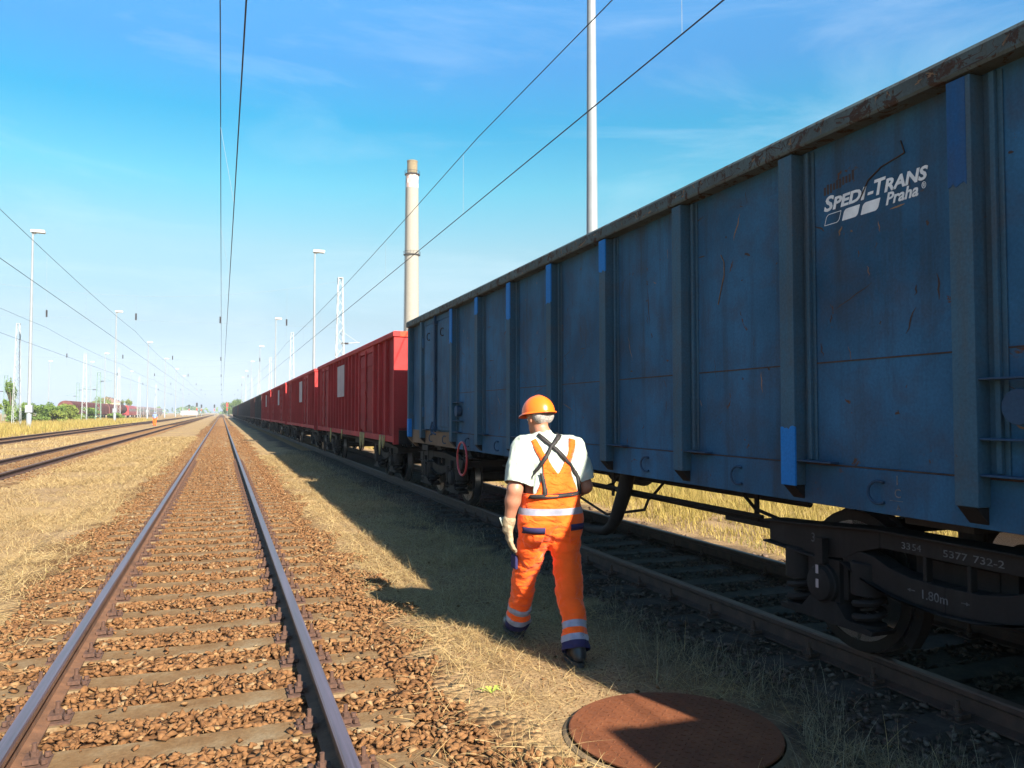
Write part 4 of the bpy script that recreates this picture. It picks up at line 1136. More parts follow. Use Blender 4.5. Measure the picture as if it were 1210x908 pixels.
def ribbed_wagon(loc, m_body, m_post, m_end, placard, ropes, seed):
    """open wagon with close vertical ribs and two double doors on each side"""
    root = empty('open_freight_wagon', loc)
    L = 7.12; doors = [(-4.65, -2.55), (3.95, 6.0)]; TOP = 3.47
    rr = random.Random(seed)
    ribs = []
    y = -L + 1.0
    for y in list(np.arange(-2.55+0.64, 3.95-0.3, 0.648)): ribs.append(float(y))
    ribs += [-5.35, -6.15, 6.35]
    for s in (-1, 1):
        X = lambda a, b_: (min(s*a, s*b_), max(s*a, s*b_))
        b = MB(); b.box(*X(W-0.085, W-0.12), -L+0.02, L-0.02, 1.16, 3.37); b.build('side_panel', m_body, root)
        b = MB(); b.box(*X(W-0.02, W-0.0845), -L+0.02, L-0.02, 1.10, 1.235); b.build('side_sill', m_post, root, bevel=0.006)
        b = MB(); b.prism([(s*p, q) for p, q in [(W+0.01, 3.355), (W+0.02, 3.37), (W+0.02, 3.45), (W, 3.475), (W-0.13, 3.475), (W-0.13, 3.355)]], 'y', -L-0.03, L+0.03); b.build('top_rail', m_post, root, bevel=0.008)
        for y in ribs:
            b = MB(); b.box(*X(W-0.005, W-0.0848), y-0.035, y+0.035, 1.236, 3.354); b.build('side_post', m_post, root)
        for (d0, d1) in doors:
            for y in (d0, d1):
                b = MB(); b.box(*X(W, W-0.0848), y-0.06, y+0.06, 1.236, 3.354); b.build('side_post', m_post, root)
            ym = (d0+d1)/2
            for (y0, y1) in ((d0+0.10, ym-0.03), (ym+0.03, d1-0.10)):
                b = MB(); b.box(*X(W-0.045, W-0.0849), y0, y1, 1.30, 3.20)
                for z in (1.45, 1.85, 2.25, 2.65, 3.02): b.box(*X(W-0.02, W-0.0452), y0+0.12, y1-0.12, z-0.13, z+0.11)
                b.build('door', m_body, root)
            b = MB(); b.tube([(s*(W-0.012), ym, 1.26), (s*(W-0.012), ym, 3.3)], 0.025, 8)
            b.box(*X(W+0.03, W-0.03), ym-0.09, ym+0.09, 1.42, 1.52); b.box(*X(W+0.03, W-0.03), ym-0.06, ym+0.06, 2.2, 2.28)
            b.build('locking_bar', m_post, root)
            b = MB(); b.box(*X(W-0.025, W-0.0846), d0+0.06, d1-0.06, 3.23, 3.35); b.build('door_lintel', m_post, root)
        for e in (-1, 1):
            b = MB(); b.box(*X(W-0.004, W-0.45), min(e*(L-0.10), e*L), max(e*(L-0.10), e*L), 1.06, 3.354); b.build('corner_post', m_post, root, bevel=0.01)
        if placard:
            for p0, p1 in placard:
                b = MB(); b.box(*X(W+0.002, W-0.004), p0, p1, 2.22, 3.17); b.build('placard', M['paper'], root)
        if ropes and s == -1:
            for y in (-6.0, -5.6, -3.3, -2.9, 0.6, 3.2):
                n_ = rr.uniform(0.25, 0.5); w_ = rr.uniform(0.04, 0.12)
                b = MB(); b.tube([(s*(W-0.01), y-w_, 1.23), (s*(W+0.0), y-w_*0.9, 1.23-n_*0.6), (s*(W), y, 1.23-n_), (s*(W), y+w_*0.9, 1.23-n_*0.6), (s*(W-0.01), y+w_, 1.23)], 0.018, 6)
                b.build('tie_rope', M['strap'], root, smooth=True)
    for e in (-1, 1):
        y = e*L; b = MB()
        b.box(-W+0.451, W-0.451, min(y-e*0.08, y-e*0.03), max(y-e*0.08, y-e*0.03), 1.1, 3.36)
        for z in (1.6, 2.15, 2.7): b.box(-W+0.452, W-0.452, min(y-e*0.0298, y+e*0.02), max(y-e*0.0298, y+e*0.02), z-0.05, z+0.05)
        for x in (-0.3, 0.3): b.box(x-0.05, x+0.05, min(y-e*0.0297, y+e*0.04), max(y-e*0.0297, y+e*0.04), 1.1, 3.34)
        b.build('end_wall', m_end, root)
        b = MB(); b.box(-W+0.131, W-0.131, min(y-e*0.10, y+e*0.03), max(y-e*0.10, y+e*0.03), 3.357, 3.473); b.build('end_rail', m_end, root)
        b = MB()
        for s in (-1, 1): b.tube([(s*1.0, y+e*0.01, 2.6), (s*1.0, y+e*0.10, 2.6), (s*1.0, y+e*0.10, 2.1), (s*1.0, y+e*0.01, 2.1)], 0.014, 6)
        b.build('shunter_handrail', m_post, root)
    underframe(root, L, M['under'], (-4.95, 4.95))
    end_gear(root, L, M['under'], M['under'])
    for p in (-4.95, 4.95): make_bogie(root, p, (M['under'], M['wheel'], M['tread']))
    b = MB(); b.tube([(-0.9, -3.2, 0.98), (-0.9, 3.2, 0.98)], 0.03, 6); b.box(-0.9, -0.3, -0.6, 0.6, 0.85, 1.1); b.build('brake_rigging', M['under'], root)
    return root

TG = 'freight wagons of the train'
r1 = ribbed_wagon((TRACKS['wagon'], 23.85, 0), M['red'], M['red_post'], M['red_end'], [(0.15, 0.86), (0.90, 1.62)], True, 1)
for c_ in children(r1): pass
r2 = ribbed_wagon((TRACKS['wagon'], 39.2, 0), M['red'], M['red_post'], M['red_end'], [(-2.0, -0.6)], False, 2)
r3 = copy_tree(r2); r3.location.y = 54.4
r4 = copy_tree(r2); r4.location.y = 69.5
d1 = ribbed_wagon((TRACKS['wagon'], 84.7, 0), M['dark'], M['dark_post'], M['dark'], None, False, 4)
d2 = ribbed_wagon((TRACKS['wagon'], 99.9, 0), M['brown'], M['brown_post'], M['brown'], None, False, 5)
tag(r1, 'red ribbed open wagon coupled to the blue wagon, pale double placard and yellow tie ropes', 'freight wagon', TG)
tag(r2, 'red ribbed open wagon second from the blue one, placard near its near end', 'freight wagon', TG)
tag(r3, 'red ribbed open wagon third from the blue one, between two other red wagons', 'freight wagon', TG)
tag(r4, 'farthest red ribbed wagon, coupled to the first dark one', 'freight wagon', TG)
tag(d1, 'dark grey ribbed wagon coupled directly beyond the last red wagon', 'freight wagon', TG)
tag(d2, 'dull brown ribbed wagon between dark grey ones in the far train', 'freight wagon', TG)
for k in range(12):
    o = copy_tree(d2 if k in (5, 9) else d1); o.location.y = 115.1 + 15.2*k
    tag(o, 'tiny brown-red ribbed wagon among dark ones towards the far end of the train' if k in (5, 9) else 'dark ribbed wagon far down the train beyond the brown one', 'freight wagon', TG)

# ------------------------------------------------------------------ masts, wires, chimney, far yard
def lamp_mast(x, y, h=21.0, label=None, r0=0.17, turn=0.0):
    root = empty('lamp_mast', (x, y, 0), turn)
    tag(root, label, 'lamp mast', 'tall floodlight masts of the yard')
    b = MB(); b.lathe([(r0*1.5, 0), (r0*1.5, 1.6), (r0*1.1, 1.75), (r0*1.02, 6), (r0*0.8, 13), (r0*0.55, h)], 'z', n=14); b.build('mast', M['mast'], root, auto=40)
    b = MB(); b.box(-0.34, 0.34, -0.30, 0.30, 1.75, 2.55); b.build('switch_box', M['mast'], root, bevel=0.02)
    b = MB()
    b.box(-0.20, 1.15, -0.32, 0.32, h, h+0.30)
    b.bar((-0.1, 0, h-0.25), (0.5, 0, h+0.02), 0.08)
    b.build('lamp_head', M['lamp'], root, bevel=0.05)
    b = MB(); b.box(-0.1, 1.05, -0.26, 0.26, h-0.02, h-0.001); b.build('lamp_glass', M['glass_dark'], root)
    return root
for i, Y in enumerate((97, 169, 240, 311, 382, 453)):
    lb = ['tall pale lamp mast nearest the left edge, with a box on its foot', 'tall pale lamp mast second along the left row, beside the tall grass',
          'tall pale lamp mast third along the left row', ][i] if i < 3 else 'small distant lamp mast at the far end of the left row'
    lamp_mast(-19.2, Y, 21, lb)
for i, Y in enumerate((21.3, 97.5, 170.5, 243, 316, 390, 460)):
    lb = ['thick grey mast rising out of the picture behind the blue wagon', 'tall lamp mast with white head behind the red wagons',
          'smaller lamp mast with white head beyond the first behind the red wagons'][i] if i < 3 else 'small distant lamp mast behind the dark end of the train'
    lamp_mast(10.3, Y, 21, lb)
for i, (X, Y, h) in enumerate(((-61, 340, 21), (-47, 340, 21), (-36, 290, 21), (-40, 410, 21), (-52, 470, 21))):
    lamp_mast(X, Y, h, 'faint far lamp mast beyond the parked dark red wagons on the left')

def lattice_mast(x, y, h, mat, label, cat, group, w0=0.85, w1=0.34, arms=()):
    root = empty('lattice_mast', (x, y, 0)); tag(root, label, cat, group)
    b = MB(); n = int(h/0.75); c4_ = [(-1,-1),(1,-1),(1,1),(-1,1)]
    wd = lambda z: (w0+(w1-w0)*z/h)/2
    for (i, j) in c4_: b.bar((i*wd(0), j*wd(0), 0), (i*wd(h), j*wd(h), h), 0.06)
    for k in range(n):
        z0, z1 = h*k/n, h*(k+1)/n
        for q in range(4):
            a, c_ = c4_[q], c4_[(q+1) % 4]
            if k % 2: a, c_ = c_, a
            b.bar((a[0]*wd(z0), a[1]*wd(z0), z0), (c_[0]*wd(z1), c_[1]*wd(z1), z1), 0.03)
    b.box(-wd(h)-0.04, wd(h)+0.04, -wd(h)-0.04, wd(h)+0.04, h, h+0.06)
    b.build('mast', mat, root)
    for (z, L, drop) in arms:
        b = MB(); b.tube([(0, 0, z), (L, 0, z+0.15)], 0.035, 8); b.tube([(0, 0, z+1.1), (L*0.9, 0, z+0.15)], 0.02, 6)
        a = b.build('cantilever_arm', mat, root)
        b = MB()
        for t in (0.25,):
            c_ = Vector((L*t, 0, z+0.15*t)); d = Vector((L, 0, 0.15)).normalized()
            prof = []
            for k in range(7): prof += [(0.05, -0.3+k*0.09), (0.10, -0.27+k*0.09)]
            b.lathe(prof, 'x', c_, 10)
        b.build('insulator', M['insulator'], a)
    b = MB(); b.box(-0.6, 0.6, -0.6, 0.6, -0.1, 0.12); b.build('footing', M['concrete'], root)
    return root

XS = (-18.2, -11.9, -6.07, -0.185, 4.735)
MESS = {-18.2: 7.6, -11.9: 7.8, -6.07: 7.65, -0.185: 7.1, 4.735: 7.12}
CONT = {-18.2: 6.2, -11.9: 6.3, -6.07: 6.2, -0.185: 5.72, 4.735: 5.92}
CG = 'pale lattice masts of the overhead line'
SPANS = (65, 112, 163, 214, 265, 330)
for i, Y in enumerate(SPANS):
    right = ['pale lattice mast rising behind the red wagons', 'slimmer lattice mast just left of the one behind the red wagons'][i] if i < 2 else 'small far lattice mast behind the dark end of the train'
    left = [None, 'pale lattice mast beside the leftmost lamp mast'][i] if i < 2 else 'small far lattice mast beyond the left tracks'
    lattice_mast(8.9, Y, 12.6, M['lattice'], right, 'lattice mast', CG, arms=[(7.3, 1.6, 0)] if i == 0 else ())
    if i > 0: lattice_mast(-23.5, Y, 12.6, M['lattice'], left, 'lattice mast', CG)
    root = empty('span_wire', (0, Y, 0))
    tag(root, 'span wire with hanging dark insulators reaching the lattice mast behind the red wagons' if i == 0 else ('span wire with hanging insulators reaching the left lattice mast' if i == 1 else 'far span wire with tiny insulators across the tracks'), 'span wire', 'span wires across the tracks')
    b = MB()
    N = 24; x0, x1 = -23.5, 8.9
    b.tube([(x0+(x1-x0)*k/N, 0, 12.4 - 2.0*(1-(2*k/N-1)**2)) for k in range(N+1)], 0.009, 4)
    b.tube([(x0, 0, 8.6), (x1, 0, 8.6)], 0.008, 4)
    b.build('cable', M['wire_pale'], root)
    for X in XS:
        k = (X-x0)/(x1-x0); zt = 12.4 - 2.0*(1-(2*k-1)**2)
        b = MB(); b.tube([(X, 0, zt), (X, 0, MESS[X])], 0.007, 4); b.build('hanger', M['wire_pale'], root)
        b = MB(); prof = []
        for q in range(6): prof += [(0.035, q*0.09), (0.08, 0.04+q*0.09)]
        b.lathe(prof, 'z', (X, 0, 8.62), 10); b.build('insulator', M['insulator'], root, auto=30)

def wire_pair(X, dx_c, dx_m, cz, mz, lbl):
    g_ = 'overhead wires'
    b = MB(); b.tube([(dx_c, -30, cz), (dx_c, 100, cz), (dx_c, 340, cz), (dx_c, 700, cz)], 0.009, 6)
    o = b.build('contact_wire', M['wire'], None, loc=(X, 0, 0)); tag(o, f'lower overhead contact wire above {lbl}', 'overhead wire', g_)
    b = MB(); pts = []
    kn = [-35, 15] + list(SPANS) + [400, 470, 540, 700]
    for a, c_ in zip(kn[:-1], kn[1:]):
        for k in range(8):
            t = k/8; pts.append((dx_m, a+(c_-a)*t, mz - 0.22*4*t*(1-t)))
    pts.append((dx_m, 700, mz))
    root = b.tube(pts, 0.008, 6).build('messenger_wire', M['wire'], None, loc=(X, 0, 0)); tag(root, f'upper overhead carrying wire above {lbl}', 'overhead wire', g_)
    for y in (7.5, 16, 24.5, 33, 42, 51, 74, 84, 94, 104):
        t = [p for p in pts if p[1] <= y][-1]
        b = MB(); b.tube([(dx_m, y, t[2]-0.02), (dx_c, y, cz)], 0.0035, 4); b.build('dropper', M['wire_pale'], root)
wire_pair(-0.185, 0.36, 0.10, 5.72, 7.2, 'the sunlit shiny track')
wire_pair(4.735, 0.0, 0.0, 5.92, 7.22, 'the freight train')
wire_pair(-6.07, 0.0, 0.0, 6.2, 7.75, 'the brown track next left')
wire_pair(-11.9, 0.0, 0.0, 6.3, 7.85, 'the farthest left track')

# chimney
ch = empty('factory_chimney', (54.8, 241, 0)); tag(ch, 'tall pale concrete chimney with a brown cap and ring platforms', 'chimney')
b = MB(); b.lathe([(2.5, 0), (2.25, 25), (2.06, 50), (1.92, 71.5)], 'z', n=40); b.build('shaft', M['chimney'], ch, auto=40)
b = MB(); n = 16
for r_ in range(3):
    z0, z1 = 71.5+r_*1.35, 71.5+(r_+1)*1.35
    for k in range(n):
        a0, a1 = 2*PI*k/n, 2*PI*(k+1)/n
        b.add([(1.90*math.cos(a0), 1.90*math.sin(a0), z0), (1.90*math.cos(a1), 1.90*math.sin(a1), z0), (1.88*math.cos(a1), 1.88*math.sin(a1), z1), (1.88*math.cos(a0), 1.88*math.sin(a0), z1)], [(0,1,2,3)], (k+r_) % 2)
b.build('warning_band', [simple('faded_white_paint', (0.66,0.63,0.58), 0.8, var=0.1), simple('faded_red_paint', (0.52,0.30,0.24), 0.8, var=0.15)], ch)
b = MB(); b.lathe([(1.65, 75.5), (1.60, 76.3), (1.58, 79.6), (1.66, 79.62), (1.66, 80.0), (1.3, 80.0)], 'z', n=40); b.build('cap', M['chimney_cap'], ch, auto=40)
for z, r_ in ((75.6, 2.35), (50.5, 2.6)):
    b = MB(); b.lathe([(r_-0.55, z), (r_, z), (r_, z+0.15), (r_-0.55, z+0.15)], 'z', n=32)
    b.tube([(r_*math.cos(2*PI*k/32), r_*math.sin(2*PI*k/32), z+1.05) for k in range(32)], 0.05, 6, closed=True)
    for k in range(16): b.tube([(r_*math.cos(2*PI*k/16), r_*math.sin(2*PI*k/16), z), (r_*math.cos(2*PI*k/16), r_*math.sin(2*PI*k/16), z+1.05)], 0.04, 5)
    b.build('platform', M['under'], ch)
b = MB()
for s in (-0.25, 0.25): b.tube([(-2.62, s, 2), (-2.25, s, 49), (-2.02, s, 75)], 0.04, 5)
b.build('ladder', M['under'], ch)

# ------------------------------------------------------------------ bushes and trees: many small leaves through the crown's volume
def leaf_cloud(lobes, n, size, seed):
    g = np.random.default_rng(seed)
    vol = np.array([l[3]*l[4]*l[5] for l in lobes]); pick = g.choice(len(lobes), n, p=vol/vol.sum())
    L = np.array(lobes)[pick]
    d = g.normal(size=(n, 3)); d /= np.linalg.norm(d, axis=1)[:, None]
    r_ = g.random(n)**0.45
    c = L[:, :3] + d*r_[:, None]*L[:, 3:6]
    keep = vnoise(c[:, 0]*1.0 + c[:, 2]*0.7, c[:, 1] + c[:, 2]*0.4, size*5.5, seed) > 0.30
    c = c[keep]; n = len(c); c[:, 2] = np.maximum(c[:, 2], 0.03)
    a = g.normal(size=(n, 3)); a /= np.linalg.norm(a, axis=1)[:, None]
    b_ = np.cross(a, g.normal(size=(n, 3))); b_ /= np.linalg.norm(b_, axis=1)[:, None]
    s = (size*g.uniform(0.6, 1.4, n))[:, None]
    V = np.stack([c-a*s, c+b_*s*0.45, c+a*s, c-b_*s*0.45], 1).reshape(-1, 3)
    V[:, 2] = np.maximum(V[:, 2], 0.01)
    F = np.arange(n*4).reshape(-1, 4)
    t = np.clip(g.random(n)*0.6 + 0.55*(vnoise(c[:, 0], c[:, 1]+c[:, 2], size*8, seed+3)-0.25), 0, 1)
    return V, F, np.repeat(t, 4)

def woody(name, cat, x, y, rx, ry, h, n, leaf, mat, label, group, seed, trunk=0.0, lobes=9, cone=False):
    rr = random.Random(seed); root = empty(name, (x, y, 0)); tag(root, label, cat, group)
    Ls = []
    for k in range(lobes):
        a = rr.uniform(0, 2*PI); q = rr.uniform(0, 0.75); zt = rr.uniform(0.15, 0.85)
        sh = (1-zt*0.85) if cone else math.sqrt(max(0.1, 1-(zt*1.3-0.55)**2))
        z = trunk + (h-trunk)*zt
        Ls.append((rx*q*sh*math.cos(a), ry*q*sh*math.sin(a), z, rx*rr.uniform(0.28, 0.5)*sh, ry*rr.uniform(0.28, 0.5)*sh, (h-trunk)*rr.uniform(0.13, 0.24)))
    V, F, T = leaf_cloud(Ls, n, leaf, seed)
    mesh_np('crown', V, F, mat, root, attr=T)
    b = MB(); r_ = 0.018*h
    b.tube([(0,0,0), (rr.uniform(-.1,.1), 0, h*0.35), (rr.uniform(-.3,.3), rr.uniform(-.3,.3), h*0.75)], [r_, r_*0.7, r_*0.25], 8)
    for l in Ls[:6]:
        zb = min(l[2]*0.6, h*0.5); b.tube([(0,0,zb), (l[0]*0.6, l[1]*0.6, (zb+l[2])/2+0.1), (l[0], l[1], l[2])], [r_*0.45, r_*0.3, r_*0.1], 6)
    b.build('trunk' if trunk > 0.5 else 'stem', M['bark'], root, smooth=True)
    return root

BG = 'bushes along the left margin'
bush_list = [(-30.5, 104, 4.2, 4, 5.4, 'leaf_yellow'), (-33, 118, 3.6, 4, 4.9, 'leaf'), (-28.5, 121, 3.4, 5, 3.6, 'leaf_yellow'), (-27.5, 138, 3.0, 6, 3.9, 'leaf'), (-26.5, 150, 2.6, 7, 3.4, 'leaf'),
             (-25.5, 163, 2.4, 7, 3.3, 'leaf_yellow'), (-24.8, 178, 2.2, 7, 3.0, 'leaf'), (-24.0, 143, 2.0, 5, 2.2, 'leaf_yellow'), (-22.0, 196, 1.8, 6, 2.2, 'leaf')]
bl = ['tall yellow-green bush at the left edge behind the lattice mast', 'dark green bush second from the left edge', 'low yellow-green bush right of the leftmost lamp mast',
      'dark green bush in front of the parked dark red wagons', 'rounded dark bush right of the lamp mast before the dark red wagons', 'pale green bush before the middle of the parked dark red wagons',
      'dark green bush left of the green catenary mast', 'small yellow-green bush low in the tall grass', 'small dark bush at the foot of the third lamp mast']
for i, (x, y, rx, ry, h, mt) in enumerate(bush_list):
    woody('bush', 'bush', x, y, rx, ry, h, 3800, 0.20, M[mt], bl[i], BG, 200+i)
TGp = 'trees beyond the yard'
tree_list = [(-33.5, 122, 3.0, 3.0, 5.6, 'leaf', False), (-31.5, 146, 2.0, 2.0, 7.2, 'leaf', True), (-36.5, 170, 1.7, 1.7, 6.3, 'leaf', True), (-41, 318, 5, 5, 8.0, 'leaf', False), (-32.5, 322, 3.4, 3.4, 7.4, 'leaf_yellow', False)]
tl = ['round green tree at the far left edge', 'pointed dark green tree right of the leftmost lamp mast', 'small pointed tree behind the parked dark red wagons', 'broad green tree beside the cream house', 'yellow-green tree right of the cream house']
for i, (x, y, rx, ry, h, mt, cone) in enumerate(tree_list):
    woody('tree', 'tree', x, y, rx, ry, h, 4200, 0.22, M[mt], tl[i], TGp, 300+i, trunk=h*0.05, cone=cone, lobes=16 if cone else 11)
woody('tree', 'tree', 6.6, 470, 6.5, 7, 10.0, 9000, 0.28, M['leaf'], 'round green tree at the vanishing point of the shiny track', TGp, 330, trunk=0.3, lobes=16)
# far wood on the horizon: one mass
g = np.random.default_rng(400); lob = []
for k in range(260):
    x = g.uniform(-900, 1500); lob.append((x, 1000 + g.uniform(-40, 80), 3 + g.random()*2, g.uniform(8, 20), 12, g.uniform(3, 6.5)))
V, F, T = leaf_cloud(lob, 16000, 1.9, 9)
tag(mesh_np('distant_woods', V, F, M['leaf'], attr=T), kind='stuff')

# ------------------------------------------------------------------ parked trains and buildings far left
def hopper(y, label):
    root = empty('hopper_wagon', (-30.5, y, 0)); tag(root, label, 'freight wagon', 'parked dark red wagons on the left')
    b = MB(); prof = [(-1.45, 1.3), (-1.45, 3.0)] + [(-1.45*math.cos(R(180*k/14)), 3.0+1.25*math.sin(R(180*k/14))) for k in range(1, 14)] + [(1.45, 3.0), (1.45, 1.3)]
    b.prism(prof, 'y', -8.6, 8.6); b.build('body', M['hopper'], root, auto=30)
    for q in np.linspace(-8.6, 8.6, 8):
        b = MB()
        pr = [(-1.49, 1.3), (-1.49, 3.0)] + [(-1.49*math.cos(R(180*k/10)), 3.0+1.29*math.sin(R(180*k/10))) for k in range(1, 10)] + [(1.49, 3.0), (1.49, 1.3)]
        b.prism(pr, 'y', q-0.05, q+0.05); b.build('side_rib', M['brown_post'], root)
    b = MB(); b.box(-1.3, 1.3, -8.7, 8.7, 1.0, 1.29); b.build('underframe', M['under'], root)
    for yy in (-6.8, -5.0, 5.0, 6.8):
        b = MB()
        for s in (-0.75, 0.75): b.lathe([(0.46, s-0.07), (0.46, s+0.07)], 'x', (0, yy, 0.64), 18)
        b.cyl((-0.75, yy, 0.64), (0.75, yy, 0.64), 0.08); b.build('wheelset', M['wheel'], root)
hl = ['dark red arched-roof wagon leftmost in the parked row', 'dark red arched-roof wagon second from left in the parked row', 'dark red arched-roof wagon third from left in the parked row', 'dark red arched-roof wagon fourth from left, partly behind the green mast', 'dark red arched-roof wagon at the right end of the parked row']
for i in range(4): hopper(196 + i*19.2, hl[i if i < 3 else 4])
tk = empty('tank_wagon', (-30.5, 281, 0)); tag(tk, 'brown tank wagon right of the parked arched-roof wagons', 'freight wagon', 'parked dark red wagons on the left')
b = MB(); b.lathe([(0, -7.5), (0.9, -7.4), (1.4, -7.0), (1.5, -6.6), (1.5, 6.6), (1.4, 7.0), (0.9, 7.4), (0, 7.5)], 'y', (0,0,2.85), 28); b.build('tank', M['tank'], tk, auto=30)
b = MB(); b.box(-1.2, 1.2, -8, 8, 1.0, 1.25); b.build('underframe', M['under'], tk)
for yy in (-6, -4.2, 4.2, 6):
    b = MB()
    for s in (-0.75, 0.75): b.lathe([(0.46, s-0.07), (0.46, s+0.07)], 'x', (0, yy, 0.64), 18)
    b.build('wheelset', M['wheel'], tk)
def coach(y, body, label):
    root = empty('railway_coach', (-30.5, y, 0)); tag(root, label, 'railway coach', 'coaches parked in the distance on the left')
    b = MB(); b.prism([(-1.4, 0.9), (-1.45, 1.4), (-1.45, 3.5), (-1.2, 3.95), (-0.6, 4.2), (0.6, 4.2), (1.2, 3.95), (1.45, 3.5), (1.45, 1.4), (1.4, 0.9)], 'y', -12.8, 12.8); b.build('body', body, root, auto=30)
    for s in (-1, 1):
        for k in range(10):
            q = -11.2+k*2.45; b = MB(); b.box(min(s*1.44, s*1.465), max(s*1.44, s*1.465), q-0.75, q+0.75, 2.2, 3.1); b.build('window', M['glass_dark'], root)
    for yy in (-10, -7.8, 7.8, 10):
        b = MB()
        for s in (-0.75, 0.75): b.lathe([(0.46, s-0.07), (0.46, s+0.07)], 'x', (0, yy, 0.64), 18)
        b.build('wheelset', M['wheel'], root)
coach(306, M['coach_red'], 'red coach beyond the brown tank wagon')
for k in range(5): coach(333.5 + 27*k, M['coach_pale'], 'pale pinkish coach nearest the red coach' if k == 0 else 'pale pinkish coach in the far part of the parked row')

def building(name, x, y, sx, sy, h, wall, roof_h, label, wins):
    root = empty(name, (x, y, 0)); tag(root, label, 'building')
    b = MB(); b.box(-sx/2, sx/2, -sy/2, sy/2, 0, h); b.build('wall', wall, root)
    b = MB(); b.prism([(-sx/2-0.4, h+0.003), (sx/2+0.4, h+0.003), (0, h+roof_h)], 'y', -sy/2-0.3, sy/2+0.3); b.build('roof', M['roof'] if roof_h > 1 else M['mast'], root)
    for k in range(wins):
        q = -sx/2 + (k+0.5)*sx/wins
        b = MB(); b.box(q-0.5, q+0.5, -sy/2-0.03, -sy/2+0.05, h*0.45, h*0.45+1.3); b.build('window', M['glass_dark'], root)
building('house', -43.5, 362, 10, 12, 6.0, M['wall_cream'], 2.2, 'cream house behind the parked coaches', 4)
building('hall', -23.5, 680, 12, 40, 3.4, M['wall_white'], 0.5, 'long low white hall on the horizon', 0)

# green catenary masts with arms
for (X, Y, h, lb) in ((-41, 186, 9.2, 'green lattice mast with arms at the far left edge'), (-21.6, 166, 9.2, 'green lattice mast with arms in front of the parked dark red wagons'), (-35, 232, 9.5, 'faint green lattice mast behind the parked dark red wagons')):
    lattice_mast(X, Y, h, M['lattice_green'], lb, 'catenary mast', 'green lattice masts', w0=0.9, w1=0.55, arms=[(2.6, 0, 0), (-2.4, 0, 0)] if False else [(6.0, -2.8, 0), (7.6, 2.2, 0)])

def signal(x, y, label, red=False):
    root = empty('railway_signal', (x, y, 0)); tag(root, label, 'signal', 'railway signals far down the tracks')
    b = MB(); b.cyl((0,0,0), (0,0,4.6), 0.09, 0.07, 10); b.build('post', M['mast'], root)
    b = MB(); b.box(-0.35, 0.35, -0.05, 0.12, 4.0, 5.6)
    for z in (4.35, 4.8, 5.25): b.lathe([(0.10, -0.22), (0.12, -0.05)], 'y', (0, 0, z), 12)
    b.build('signal_head', M['signal_red'] if red else M['black_rubber'], root)
    b = MB(); b.box(-0.16, 0.16, -0.10, -0.085, 2.6, 3.6); b.build('marker_plate', M['signal_red'], root); 
signal(2.0, 330, 'railway signal with a red board right of the shiny track', True)
signal(-3.2, 400, 'dark railway signal just left of the vanishing shiny track')
for x, y in ((-8.9, 400), (-14.6, 410), (-9.0, 330)): signal(x, y, 'tiny dark railway signal between the left tracks')

